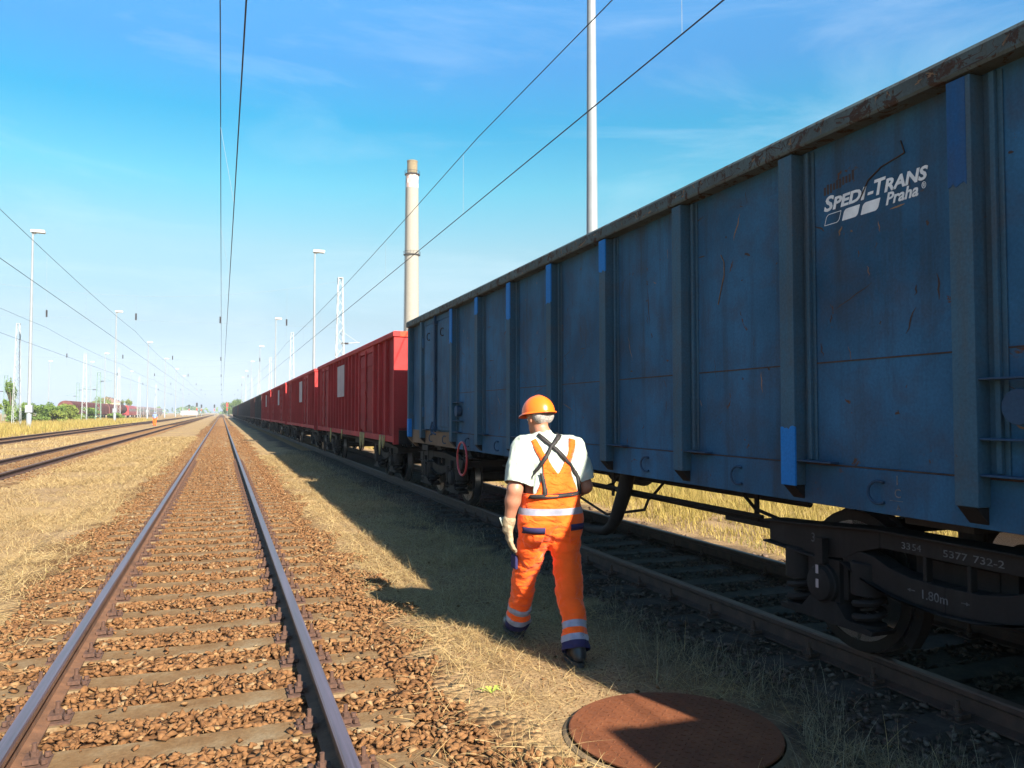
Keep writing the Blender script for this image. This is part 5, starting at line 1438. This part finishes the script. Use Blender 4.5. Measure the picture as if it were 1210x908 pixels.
# ------------------------------------------------------------------ people: smooth-union distance fields turned into one continuous surface
def surface(prims, h, k=0.03, pad=0.03):
    """prims: (a, b, ra, rb, sy) tapered capsules, sy squashes the y extent. Returns verts, quads"""
    lo = np.min([np.minimum(np.array(p[0])-p[2], np.array(p[1])-p[3]) for p in prims], 0) - pad
    hi = np.max([np.maximum(np.array(p[0])+p[2], np.array(p[1])+p[3]) for p in prims], 0) + pad
    n = np.ceil((hi-lo)/h).astype(int)+1
    D = np.full(n, 1.0, dtype=np.float32)
    ax = [lo[i] + h*np.arange(n[i]) for i in range(3)]
    for p in prims:
        a, b_, ra, rb = np.array(p[0], float), np.array(p[1], float), p[2], p[3]
        sy = p[4] if len(p) > 4 else 1.0
        kk = p[5] if len(p) > 5 else k
        m = kk*1.5 + 2*h
        l = np.minimum(a-ra, b_-rb)-m; u = np.maximum(a+ra, b_+rb)+m
        i0 = np.maximum(0, np.floor((l-lo)/h).astype(int)); i1 = np.minimum(n, np.ceil((u-lo)/h).astype(int)+1)
        X, Y, Z = np.meshgrid(*[ax[i][i0[i]:i1[i]] for i in range(3)], indexing='ij')
        ab = b_-a; L2 = max(1e-9, (ab*ab).sum())
        t = np.clip(((X-a[0])*ab[0] + (Y-a[1])*ab[1] + (Z-a[2])*ab[2])/L2, 0, 1)
        dx = X-a[0]-t*ab[0]; dy = (Y-a[1]-t*ab[1])/sy; dz = Z-a[2]-t*ab[2]
        d = np.sqrt(dx*dx+dy*dy+dz*dz) - (ra+(rb-ra)*t)
        d = d*min(1.0, (1+sy)/2)
        S = D[i0[0]:i1[0], i0[1]:i1[1], i0[2]:i1[2]]
        hh = np.maximum(kk-np.abs(S-d), 0)/kk
        S[...] = np.minimum(S, d) - hh*hh*kk*0.25
    ins = D < 0
    c = [D[i:n[0]-1+i, j:n[1]-1+j, q:n[2]-1+q] for i in (0,1) for j in (0,1) for q in (0,1)]
    ci = [x < 0 for x in c]
    cnt = sum(x.astype(int) for x in ci); act = (cnt > 0) & (cnt < 8)
    idx = np.argwhere(act); vid = np.full(act.shape, -1, dtype=np.int64); vid[act] = np.arange(len(idx))
    cv = np.stack([x[act] for x in c], 1)
    off = np.array([(i, j, q) for i in (0,1) for j in (0,1) for q in (0,1)], float)
    acc = np.zeros((len(idx), 3)); num = np.zeros(len(idx))
    for e0 in range(8):
        for e1 in range(e0+1, 8):
            if np.abs(off[e0]-off[e1]).sum() != 1: continue
            v0, v1 = cv[:, e0], cv[:, e1]; cr_ = (v0 < 0) != (v1 < 0)
            t = np.where(cr_, v0/np.where(cr_, v0-v1, 1), 0)
            pt = off[e0] + t[:, None]*(off[e1]-off[e0])
            acc += pt*cr_[:, None]; num += cr_
    V = lo + h*(idx + acc/num[:, None])
    quads = []
    for axis in range(3):
        s0 = [slice(None)]*3; s1 = [slice(None)]*3; s0[axis] = slice(0, -1); s1[axis] = slice(1, None)
        A, B = ins[tuple(s0)], ins[tuple(s1)]
        e = np.argwhere(A != B); o1, o2 = [(1, 2), (2, 0), (0, 1)][axis]
        e = e[(e[:, o1] > 0) & (e[:, o2] > 0)]
        e = e[(e[:, o1] < n[o1]-1) & (e[:, o2] < n[o2]-1)]
        d1 = np.zeros(3, int); d1[o1] = 1; d2 = np.zeros(3, int); d2[o2] = 1
        q = np.stack([vid[tuple((e-d1-d2).T)], vid[tuple((e-d2).T)], vid[tuple(e.T)], vid[tuple((e-d1).T)]], 1)
        flip = ~A[tuple(e.T)]
        q[flip] = q[flip][:, ::-1]
        quads.append(q)
    return V, np.concatenate(quads)

def relax(V, F, it=2, lam=0.5):
    n = len(V); e = np.concatenate([F[:, [0,1]], F[:, [1,2]], F[:, [2,3]], F[:, [3,0]]])
    for _ in range(it):
        s = np.zeros((n, 3)); c = np.zeros(n)
        for a, b_ in ((0, 1), (1, 0)):
            for k in range(3): s[:, k] += np.bincount(e[:, a], V[e[:, b_], k], n)
            c += np.bincount(e[:, a], minlength=n)
        V = V + lam*(s/np.maximum(c, 1)[:, None] - V)
    return V

def normals(V, F):
    fn = np.cross(V[F[:, 2]]-V[F[:, 0]], V[F[:, 3]]-V[F[:, 1]]); N = np.zeros_like(V)
    for k in range(4):
        for q in range(3): N[:, q] += np.bincount(F[:, k], fn[:, q], len(V))
    return N/np.maximum(np.linalg.norm(N, axis=1), 1e-12)[:, None]

def wrinkle(V, F, amp, scale, seed=0, fn=None):
    N = normals(V, F); o = Vector((seed*7.3, seed*3.1, seed*1.7))
    d = np.empty(len(V))
    for i, v in enumerate(V):
        p = Vector((v[0]*scale[0], v[1]*scale[1], v[2]*scale[2])) + o
        d[i] = mnoise.noise(p) + 0.5*mnoise.noise(p*2.1)
        r_ = abs(mnoise.noise(p*0.9 + Vector((5, 5, 5))))
        d[i] -= 0.9*max(0, 0.25-r_)*2
    a = amp if fn is None else amp*fn(V)
    return V + N*(d*a)[:, None]

def to_bm(V, F):
    me = bpy.data.meshes.new('t'); me.from_pydata([tuple(v) for v in V], [], [tuple(f) for f in F])
    bm = bmesh.new(); bm.from_mesh(me); bpy.data.meshes.remove(me); return bm

def bm_obj(name, bm, mats, parent, smooth=True):
    me = bpy.data.meshes.new(name); bm.to_mesh(me); bm.free()
    for m in mats: me.materials.append(m)
    if smooth: me.polygons.foreach_set('use_smooth', [True]*len(me.polygons))
    o = bpy.data.objects.new(name, me); return link(o, parent)

def cut(bm, co_, no):
    bmesh.ops.bisect_plane(bm, geom=bm.verts[:]+bm.edges[:]+bm.faces[:], plane_co=co_, plane_no=no)

def hand_prims(wrist, d, palm_n, side, s=1.0, curl=0.35, thumb=0.6, glove=0.0):
    """palm and five fingers. d: direction wrist->fingers; palm_n: way the palm faces; side: direction towards the thumb"""
    d = Vector(d).normalized(); nrm = Vector(palm_n); nrm = (nrm - d*nrm.dot(d)).normalized(); sd = d.cross(nrm).normalized()
    if sd.dot(Vector(side)) < 0: sd = -sd
    w = Vector(wrist); P = []; g_ = glove
    def add(a, b_, r0, r1, k=0.008): P.append((tuple(a), tuple(b_), (r0+g_)*s, (r1+g_)*s, 1.0, k))
    for q in (-0.030, -0.010, 0.010, 0.028):
        add(w + d*0.012 + sd*q*0.7*s, w + d*(0.085 + (0.006 if abs(q) < 0.02 else 0))*s + sd*q*s, 0.015, 0.0135, 0.014)
    for q, L in ((-0.033, 0.062), (-0.012, 0.078), (0.010, 0.084), (0.031, 0.074)):
        p = w + d*0.088*s + sd*q*s; a = curl*0.6; seg = [0.46, 0.31, 0.23]
        r0 = 0.0098 if abs(q) < 0.02 else 0.0088
        spread = sd*(q*1.6)
        for j, f in enumerate(seg):
            dd = (d*math.cos(a) + nrm*math.sin(a) + spread).normalized()
            p2 = p + dd*L*f*s; add(p, p2, r0*(1-0.06*j), r0*(0.94-0.06*j), 0.004); p = p2; a += curl
    p = w + d*0.022*s + sd*0.028*s
    for L, a, r0 in ((0.040, thumb, 0.0135), (0.034, thumb*0.75, 0.0115), (0.026, thumb*0.45, 0.0105)):
        dd = (d*math.cos(a) + sd*math.sin(a) + nrm*0.25).normalized(); p2 = p + dd*L*s; add(p, p2, r0, r0*0.9, 0.006); p = p2
    return P

def person(loc, rz, label, pose, h_body=0.009, far=False, group=None):
    root = empty('person', loc, rz); tag(root, label, 'person', group)
    J = pose
    Vv = lambda k: np.array(J[k], float)
    pel, chest, neck, head = Vv('pelvis'), Vv('chest'), Vv('neck'), Vv('head')
    mid = (pel+chest)/2
    # ---- body: one continuous surface
    B = [(pel+(-0.07,0,0.02), pel+(0.07,0,0.02), 0.135, 0.135, 0.85), (pel+(0,0,0.05), mid, 0.165, 0.17, 0.85), (mid, chest, 0.17, 0.17, 0.78),
         (chest+(-0.09,0,0.05), chest+(0.09,0,0.05), 0.125, 0.125, 0.85), (J['l_sh'], J['r_sh'], 0.075, 0.075), (chest+(0,0,0.1), neck, 0.085, 0.062), (neck, head+(0,-0.01,-0.05), 0.060, 0.058)]
    hd = head; f = Vector(J['face']).normalized(); up = Vector((0,0,1)); up = (up - f*up.dot(f)).normalized(); rt = f.cross(up)
    H = lambda x, y, z: tuple(Vector(hd) + rt*x + f*y + up*z)
    B += [(H(0,-0.022,0.035), H(0,0.018,0.045), 0.082, 0.078), (H(0,0.01,0.0), H(0,0.035,-0.045), 0.072, 0.055), (H(0,0.045,-0.075), H(0,0.06,-0.085), 0.042, 0.036),
          (H(0,0.095,0.012), H(0,0.112,-0.022), 0.010, 0.015, 1, 0.012), (H(-0.03,0.075,0.022), H(0.03,0.075,0.022), 0.018, 0.018, 1, 0.015),
          (H(-0.022,0.088,-0.055), H(0.022,0.088,-0.055), 0.008, 0.008, 1, 0.008), (H(-0.022,0.085,-0.066), H(0.022,0.085,-0.066), 0.009, 0.009, 1, 0.008)]
    for s in (-1, 1):
        B += [(H(s*0.080,-0.012,0.015), H(s*0.086,-0.008,-0.022), 0.016, 0.012, 1, 0.008)]
    for s in ('l', 'r'):
        sh, el, wr = Vv(s+'_sh'), Vv(s+'_el'), Vv(s+'_wr')
        m1 = el + (wr-el)*0.3
        B += [(sh, el, 0.066, 0.053), (el, m1, 0.051, 0.053), (m1, wr, 0.052, 0.033)]
        B += hand_prims(wr, J[s+'_hd'], J[s+'_pn'], J[s+'_th'], 1.0, J.get(s+'_curl', 0.35), J.get(s+'_thumb', 0.6))
        hip, kn, an = Vv(s+'_hip'), Vv(s+'_kn'), Vv(s+'_an')
        B += [(hip, kn, 0.088, 0.058), (kn, kn+(an-kn)*0.35+(0,-0.012,0), 0.056, 0.056), (kn+(an-kn)*0.35, an, 0.054, 0.038)]
        fd = Vector(J[s+'_ft']).normalized()
        B += [(an, tuple(Vector(an)+fd*0.14+Vector((0,0,-0.055))), 0.040, 0.028)]
    V, F = surface(B, 0.0075 if not far else 0.013, 0.03)
    V = relax(V, F, 1)
    mesh_np('body', V, F, M['skin'], root, smooth=True)
    for s in (-1, 1):
        b = MB(); b.lathe([(0, -0.0125), (0.008, -0.0095), (0.0125, 0), (0.008, 0.0095), (0, 0.0125)], 'z', H(s*0.032, 0.083, 0.002), 12); b.build('eye', M['eye'], root, smooth=True)
    # ---- shirt
    st_m, tr_m = J['shirt_mat'], J['trouser_mat']
    S = [(mid+(0,0,-0.10), mid, 0.210, 0.220, 0.84), (mid, chest, 0.220, 0.208, 0.80), (chest+(-0.100,0,0.05), chest+(0.100,0,0.05), 0.148, 0.148, 0.88), (Vv('l_sh')+(0.03,0,0.0), Vv('r_sh')+(-0.03,0,0.0), 0.090, 0.090), (chest+(0,0,0.12), neck+(0,0,-0.005), 0.095, 0.078)]
    for s in ('l', 'r'):
        sh, el = Vv(s+'_sh'), Vv(s+'_el'); d = (el-sh)
        S += [(sh, sh+d*0.62, 0.090, 0.087), (sh+d*0.5, sh+d*1.02, 0.087, 0.090)]
    V, F = surface(S, 0.010 if not far else 0.016, 0.035); V = relax(V, F, 1)
    if not far: V = wrinkle(V, F, 0.012, (9, 9, 6), 1); V = wrinkle(V, F, 0.005, (20, 20, 12), 6)
    bm = to_bm(V, F)
    # sleeve ends cut square across the arm, collar cut at the neck, hem tucked at the waist
    for s in ('l', 'r'):
        sh, el = Vector(J[s+'_sh']), Vector(J[s+'_el']); d = (el-sh).normalized(); c_ = sh + (el-sh)*J.get('sleeve', 0.80)
        cut(bm, c_, d)
        dele = [f_ for f_ in bm.faces if (f_.calc_center_median()-c_).dot(d) > 1e-4 and (f_.calc_center_median()-c_).cross(d).length < 0.13]
        bmesh.ops.delete(bm, geom=dele, context='FACES')
    nk = Vector(neck); nd_ = (Vector(head)-nk).normalized(); c_ = nk + nd_*0.035; cut(bm, c_, nd_)
    dele = [f_ for f_ in bm.faces if (f_.calc_center_median()-c_).dot(nd_) > 1e-4 and (f_.calc_center_median()-c_).cross(nd_).length < 0.14]
    bmesh.ops.delete(bm, geom=dele, context='FACES')
    shirt_bvh_v, shirt_bvh_f = V, F
    so_ = bm_obj('shirt', bm, [st_m], root)
    sol = so_.modifiers.new('cloth', 'SOLIDIFY'); sol.thickness = 0.006; sol.offset = -1
    # ---- trousers
    T = [(pel+(-0.075,-0.01,0.0), pel+(0.075,-0.01,0.0), 0.178, 0.178, 0.88), (pel+(0,0,0.05), pel+(0,0,0.155), 0.220, 0.226, 0.84)]
    for s in ('l', 'r'):
        hip, kn, an = Vv(s+'_hip'), Vv(s+'_kn'), Vv(s+'_an')
        T += [(hip, kn, 0.128, 0.098), (kn, an, 0.096, 0.090), (an+(kn-an)*0.15, an+(an-kn)*0.03, 0.088, 0.094)]
    V, F = surface(T, 0.009 if not far else 0.016, 0.03); V = relax(V, F, 1)
    if not far:
        V = wrinkle(V, F, 0.016, (6, 6, 8), 2, lambda V: np.clip((1.0-V[:, 2])/0.25, 0.15, 1.0))
        V = wrinkle(V, F, 0.007, (9, 9, 26), 4, lambda V: np.clip((1.0-V[:, 2])/0.25, 0.2, 1.0))
    bm = to_bm(V, F)
    top = pel[2]+0.20
    cut(bm, (0,0,top), (0,0,1))
    bmesh.ops.delete(bm, geom=[f_ for f_ in bm.faces if f_.calc_center_median().z > top+1e-4], context='FACES')
    # bands: cut across each leg and round the waist, then painted face by face
    if not far:
        mats = [tr_m, M['silver'], M['navy']]
        z0, z1 = J['waist_band']
        cut(bm, (0,0,z0), (0,0,1)); cut(bm, (0,0,z1), (0,0,1))
        for s in ('l', 'r'):
            kn, an = Vector(J[s+'_kn']), Vector(J[s+'_an']); d = (an-kn).normalized(); Lg = (an-kn).length
            rng = [f_ for f_ in bm.faces if f_.calc_center_median().z < 0.45 and (f_.calc_center_median()-kn - d*(f_.calc_center_median()-kn).dot(d)).length < 0.15]
            for t in (0.60, 0.71, 0.81, 0.91, 1.03):
                gm = set(rng); vs_ = set(v for f_ in rng for v in f_.verts); es_ = set(e for f_ in rng for e in f_.edges)
                bmesh.ops.bisect_plane(bm, geom=list(vs_)+list(es_)+rng, plane_co=kn+d*Lg*t, plane_no=d)
                rng = [f_ for f_ in bm.faces if f_.calc_center_median().z < 0.45 and (f_.calc_center_median()-kn - d*(f_.calc_center_median()-kn).dot(d)).length < 0.15]
            dl = []
            for f_ in rng:
                t = (f_.calc_center_median()-kn).dot(d)/Lg
                if 0.60 < t < 0.71 or 0.81 < t < 0.91: f_.material_index = 1
                elif 0.91 < t <= 1.03: f_.material_index = 2
                elif t > 1.03: dl.append(f_)
            bmesh.ops.delete(bm, geom=dl, context='FACES')
        for f_ in bm.faces:
            c_ = f_.calc_center_median()
            if z0 < c_.z < z1: f_.material_index = 1
    else: mats = [tr_m]
    tv = np.array([v.co[:] for v in bm.verts]); bm.verts.index_update()
    tf = [[v.index for v in f_.verts] for f_ in bm.faces]
    to_ = bm_obj('bib_overalls', bm, mats, root)
    sol = to_.modifiers.new('cloth', 'SOLIDIFY'); sol.thickness = 0.006; sol.offset = -1
    bv_s = BVHTree.FromPolygons([tuple(v) for v in shirt_bvh_v], [tuple(f_) for f_ in shirt_bvh_f])
    bv_t = BVHTree.FromPolygons([tuple(v) for v in tv], tf)
    def hit(x, z, sgn=-1):
        best = None
        for bv in (bv_s, bv_t):
            o = Vector((x, sgn*1.5, z)); h_, n_, i_, d_ = bv.ray_cast(o, Vector((0, -sgn, 0)))
            if h_ is not None and (best is None or d_ < best[2]): best = (h_, n_, d_)
        return best
    def sheet(name, outline_rows, mat, off, parent=None, sgn=-1):
        """patch of cloth laid on the back: rows of (z, x0, x1)"""
        cols = 14; vs_ = []; fs_ = []; ok = []
        for (z, x0, x1) in outline_rows:
            for c_ in range(cols+1):
                x = x0+(x1-x0)*c_/cols; h_ = hit(x, z, sgn)
                if h_ is None: h_ = (Vector((x, vs_[-1][1] if vs_ else 0, z)), Vector((0, sgn, 0)), 0)
                n_ = h_[1]; n_ = n_ if n_.y*sgn > 0 else -n_
                vs_.append(h_[0] + n_*off)
        R_ = len(outline_rows)
        fs_ = [(r_*(cols+1)+c_, r_*(cols+1)+c_+1, (r_+1)*(cols+1)+c_+1, (r_+1)*(cols+1)+c_) for r_ in range(R_-1) for c_ in range(cols)]
        b = MB(); b.add(vs_, fs_)
        o = b.build(name, mat, parent or root, smooth=True)
        sm = o.modifiers.new('cloth', 'SOLIDIFY'); sm.thickness = 0.006; sm.offset = 0
        return o
    def strap_on(name, pts, w_, mat, off, sgn=-1, n_=26):
        """webbing laid over the cloth along points given as (x, z) on the back"""
        P_ = [Vector((p[0], 0, p[1])) for p in pts]; L_ = [0]
        for a, c_ in zip(P_[:-1], P_[1:]): L_.append(L_[-1]+(c_-a).length)
        vs_ = []; prev = None
        for k in range(n_+1):
            s_ = L_[-1]*k/n_; j = max(i for i in range(len(L_)-1) if L_[i] <= s_+1e-9); t = (s_-L_[j])/(L_[j+1]-L_[j])
            p = P_[j].lerp(P_[j+1], t); d = (P_[j+1]-P_[j]).normalized(); sd = Vector((-d.z, 0, d.x))
            row = []
            for q in (-0.5, 0.5):
                h_ = hit(p.x+sd.x*w_*q, p.z+sd.z*w_*q, sgn)
                if h_ is None: row = None; break
                n2 = h_[1] if h_[1].y*sgn > 0 else -h_[1]
                row.append(h_[0] + n2*off)
            if row: vs_ += row
        b = MB(); m_ = len(vs_)//2
        b.add(vs_, [(2*i, 2*i+1, 2*i+3, 2*i+2) for i in range(m_-1)])
        o = b.build(name, mat, root, smooth=True); sm = o.modifiers.new('cloth', 'SOLIDIFY'); sm.thickness = 0.005; sm.offset = 0
        return o
    if not far:
        zt = chest[2]
        rows = []
        for k in range(16):
            t = k/15; z = top-0.02 + (1.30-top+0.02)*t
            hw = 0.165*(1-t) + 0.105*t if t > 0.2 else 0.20 + (0.152-0.20)*(t/0.2)
            rows.append((z, -hw, hw))
        sheet('bib_back', rows, tr_m, 0.008)
        for s in (-1, 1):
            rr_ = []
            for k in range(10):
                t = k/9; z = 1.295 + 0.09*t
                rr_.append((z, s*(0.002+0.062*t), s*(0.105-0.0*t)))
            sheet('bib_back', rr_, tr_m, 0.008)
            strap_on('shoulder_strap', [(s*0.083, 1.375), (s*0.125, 1.45), (s*0.152, 1.535)], 0.046, tr_m, 0.008)
        strap_on('harness_strap', [(-0.105, 1.565), (-0.035, 1.495), (0.10, 1.36), (0.175, 1.27), (0.185, 1.16)], 0.024, M['strap_black'], 0.015)
        strap_on('harness_strap', [(0.06, 1.565), (-0.035, 1.487), (-0.12, 1.36), (-0.185, 1.26)], 0.024, M['strap_black'], 0.0165)
        strap_on('harness_strap', [(-0.20, 1.135), (0.0, 1.148), (0.19, 1.155)], 0.028, M['strap_black'], 0.015)
        strap_on('harness_strap', [(-0.115, 1.30), (-0.105, 1.15)], 0.022, M['strap_black'], 0.018)
        # the front of the bib and its straps
        sheet('bib_front', [(top-0.06+0.033*k, -(0.20-0.006*k), 0.20-0.006*k) for k in range(10)], tr_m, 0.012, sgn=1)
        for s in (-1, 1): strap_on('shoulder_strap', [(s*0.115, 1.34), (s*0.135, 1.45), (s*0.150, 1.535)], 0.046, tr_m, 0.012, sgn=1)
        # navy pocket flaps
        for (x0, x1, z) in ((-0.232, -0.105, 0.91), (0.09, 0.205, 0.925)):
            sheet('pocket_flap', [(z-0.03, x0, x1), (z-0.01, x0, x1), (z+0.012, x0-0.005, x1)], M['navy'], 0.009)
        sheet('pocket', [(0.77, -0.20, -0.11), (0.83, -0.215, -0.105), (0.885, -0.222, -0.105)], tr_m, 0.006)
        sheet('pocket', [(0.80, 0.09, 0.165), (0.85, 0.085, 0.175), (0.90, 0.083, 0.178)], tr_m, 0.006)
        # thigh pocket on the outer left leg
        kn, hp = Vector(J['l_kn']), Vector(J['l_hip']); c_ = hp.lerp(kn, 0.62) + Vector((-0.118, 0.0, 0))
        b = MB(); b.box(c_.x-0.012, c_.x+0.012, c_.y-0.05, c_.y+0.05, c_.z-0.07, c_.z+0.03); b.build('thigh_pocket', M['navy'], root, bevel=0.01)
    # ---- helmet
    b = MB(); N = 36; rows = []
    for k in range(11):
        a = (PI/2)*k/10
        rows.append((math.cos(a), math.sin(a)))
    hv = []
    tilt = lambda x, y, z: H(x, y, z)
    for (cr_, sr_) in rows:
        for q in range(N):
            a = 2*PI*q/N; ridge = 1 + 0.035*math.exp(-((math.sin(a))/0.18)**2)*sr_
            hv.append(tilt(0.112*cr_*math.sin(a), 0.002 + 0.138*cr_*math.cos(a), 0.045 + 0.128*sr_*ridge))
    fs_ = [(r_*N+q, r_*N+(q+1) % N, (r_+1)*N+(q+1) % N, (r_+1)*N+q) for r_ in range(10) for q in range(N)]
    b.add(hv, fs_)
    # brim: small gutter all round, peak at the front
    bv_ = []
    for (ex, dz) in ((0.0, 0.0), (0.012, -0.006), (0.014, -0.014), (0.0, -0.012)):
        for q in range(N):
            a = 2*PI*q/N; pk = max(0, math.cos(a))**2*0.045 if ex > 0.01 else 0.0
            bv_.append(tilt((0.112+ex)*math.sin(a), 0.002 + (0.138+ex+pk)*math.cos(a), 0.046 + dz - pk*0.25))
    b.add(bv_, [(r_*N+q, r_*N+(q+1) % N, (r_+1)*N+(q+1) % N, (r_+1)*N+q) for r_ in range(3) for q in range(N)])
    b.build('helmet', M['helmet'] if not far else M['blue_cloth'], root, auto=50)
    # ---- hair: short grey hair below the helmet at the back and sides
    hp_ = [(H(-0.040,-0.050,0.022), H(0.040,-0.050,0.022), 0.052, 0.052), (H(-0.045,-0.052,0.0), H(0.045,-0.052,0.0), 0.032, 0.032), (H(-0.035,-0.050,-0.018), H(0.035,-0.050,-0.018), 0.024, 0.024), (H(-0.078,-0.005,0.015), H(-0.076,0.03,0.005), 0.012, 0.008), (H(0.078,-0.005,0.015), H(0.076,0.03,0.005), 0.012, 0.008)]
    V, F = surface(hp_, 0.006, 0.02)
    if not far: V = wrinkle(V, F, 0.003, (60, 60, 35), 3)
    mesh_np('hair', V, F, M['hair'], root, smooth=True)
    # ---- gloves and boots
    for s in J.get('gloves', ()):
        wr = Vv(s+'_wr'); el = Vv(s+'_el'); d = (wr-el)/np.linalg.norm(wr-el)
        P_ = hand_prims(wr, J[s+'_hd'], J[s+'_pn'], J[s+'_th'], 1.2, J.get(s+'_curl', 0.35), J.get(s+'_thumb', 0.6), 0.0035)
        P_ += [(wr-d*0.045, wr+d*0.03, 0.046, 0.040, 1.0, 0.012)]
        V, F = surface(P_, 0.004, 0.01); V = relax(V, F, 1)
        V = wrinkle(V, F, 0.003, (30, 30, 30), 5)
        gl = mesh_np('glove', V, F, M['glove'], root, smooth=True)
        # stiff white cuff flap standing off the wrist
        if s == 'l' and not far:
            c_ = Vector(wr); b = MB()
            vs_ = []
            for k in range(9):
                a = PI*0.55 + k*0.19; p = c_ + Vector((math.cos(a)*0.052, -0.01 + math.sin(a)*0.045, 0.0))
                q = c_ + Vector((math.cos(a)*0.072, -0.01 + math.sin(a)*0.055, 0.055)); vs_ += [p, q]
            b.add(vs_, [(2*i, 2*i+1, 2*i+3, 2*i+2) for i in range(8)])
            o = b.build('cuff', M['shirt'], gl, smooth=True); sm = o.modifiers.new('cloth', 'SOLIDIFY'); sm.thickness = 0.004
    for s in ('l', 'r'):
        an = Vector(J[s+'_an']); fd = Vector(J[s+'_ft']).normalized(); upv = Vector(J.get(s+'_fu', (0,0,1))); upv = (upv-fd*upv.dot(fd)).normalized(); sd = fd.cross(upv)
        Q = lambda f_, s_, u_: tuple(an + fd*f_ + sd*s_ + upv*u_)
        P_ = [(Q(-0.005,0,0.06), Q(-0.01,0,-0.005), 0.060, 0.056), (Q(-0.03,0,-0.035), Q(0.05,0,-0.03), 0.050, 0.054), (Q(0.05,0,-0.02), Q(0.15,0.0,-0.052), 0.052, 0.042), (Q(0.12,-0.018,-0.058), Q(0.175,0,-0.058), 0.040, 0.036), (Q(0.12,0.018,-0.058), Q(0.175,0,-0.058), 0.040, 0.036), (Q(-0.048,0,-0.05), Q(-0.03,0,-0.02), 0.04, 0.045)]
        V, F = surface(P_, 0.007 if not far else 0.012, 0.02)
        # flatten what goes below the sole
        A = np.array(an); U = np.array(upv); hgt = (V-A)@U; low = hgt < -0.080; V[low] += np.outer((-0.080-hgt[low]), U)
        bo = mesh_np('boot', V, F, M['boot'], root, smooth=True)
        b = MB(); n = 28; top_, bot = [], []
        for k in range(n):
            a = 2*PI*k/n; f_ = 0.06 + 0.155*math.cos(a); w_ = (0.048 + 0.010*math.sin((f_+0.09)/0.31*PI*0.9))*math.sin(a)
            top_.append(Q(f_, w_, -0.078)); bot.append(Q(f_, w_*0.97, -0.108))
        b.add(top_+bot, [(k, (k+1) % n, n+(k+1) % n, n+k) for k in range(n)] + [tuple(range(n)), tuple(range(n, 2*n))[::-1]])
        b.build('sole', M['sole'], bo)
    return root

POSE = dict(
    pelvis=(0,0,0.955), chest=(-0.008,0.03,1.36), neck=(-0.03,0.05,1.555), head=(-0.050,0.095,1.69), face=(-0.30,0.93,-0.12),
    l_sh=(-0.205,0.02,1.475), l_el=(-0.292,-0.045,1.185), l_wr=(-0.318,0.02,0.925), l_hd=(0.12,0.10,-1.0), l_pn=(0.95,-0.1,0.1), l_th=(0.1,1,0), l_curl=0.28, l_thumb=0.65,
    r_sh=(0.195,0.03,1.475), r_el=(0.275,-0.01,1.19), r_wr=(0.205,0.215,1.10), r_hd=(-0.35,0.9,0.12), r_pn=(-0.8,-0.2,-0.3), r_th=(0,0.1,1), r_curl=0.55,
    l_hip=(-0.10,0.0,0.90), l_kn=(-0.125,0.20,0.515), l_an=(-0.105,0.40,0.125), l_ft=(-0.10,1.0,0.12),
    r_hip=(0.10,0.0,0.90), r_kn=(0.098,-0.13,0.50), r_an=(0.055,-0.34,0.112), r_ft=(0.08,1.0,0.0),
    shirt_mat=M['shirt'], trouser_mat=M['orange'], waist_band=(1.005, 1.052), gloves=('l', 'r'), sleeve=0.86)
person((2.265, 5.40, 0), R(0), 'man in orange overalls, pale shirt and orange helmet walking away beside the blue wagon', POSE)
FAR = dict(POSE); FAR.update(shirt_mat=M['blue_cloth'], trouser_mat=M['orange'], gloves=(), head=(0,0.02,1.68), face=(0.3,-1,0), l_kn=(-0.12,0.06,0.51), l_an=(-0.12,0.05,0.112), l_ft=(-0.1,1,0), r_kn=(0.12,0.05,0.51), r_an=(0.12,0.0,0.112))
person((-8.35, 116, 0), R(160), 'tiny far worker in orange trousers and blue jacket between the left tracks', FAR, far=True)

# ------------------------------------------------------------------ the hazy summer air over the yard
b = MB(); b.box(-1200, 1800, -60, 1500, -1.0, 95)
hz = b.build('haze', [], None)
m = bpy.data.materials.new('haze_air'); m.use_nodes = True; nt = m.node_tree
nt.nodes.remove(nt.nodes['Principled BSDF'])
pv = nt.nodes.new('ShaderNodeVolumePrincipled'); pv.inputs['Color'].default_value = (0.80, 0.90, 1.0, 1); pv.inputs['Density'].default_value = 0.0003; pv.inputs['Anisotropy'].default_value = 0.0
nt.links.new(pv.outputs[0], nt.nodes['Material Output'].inputs['Volume'])
hz.data.materials.append(m); tag(hz, kind='stuff')
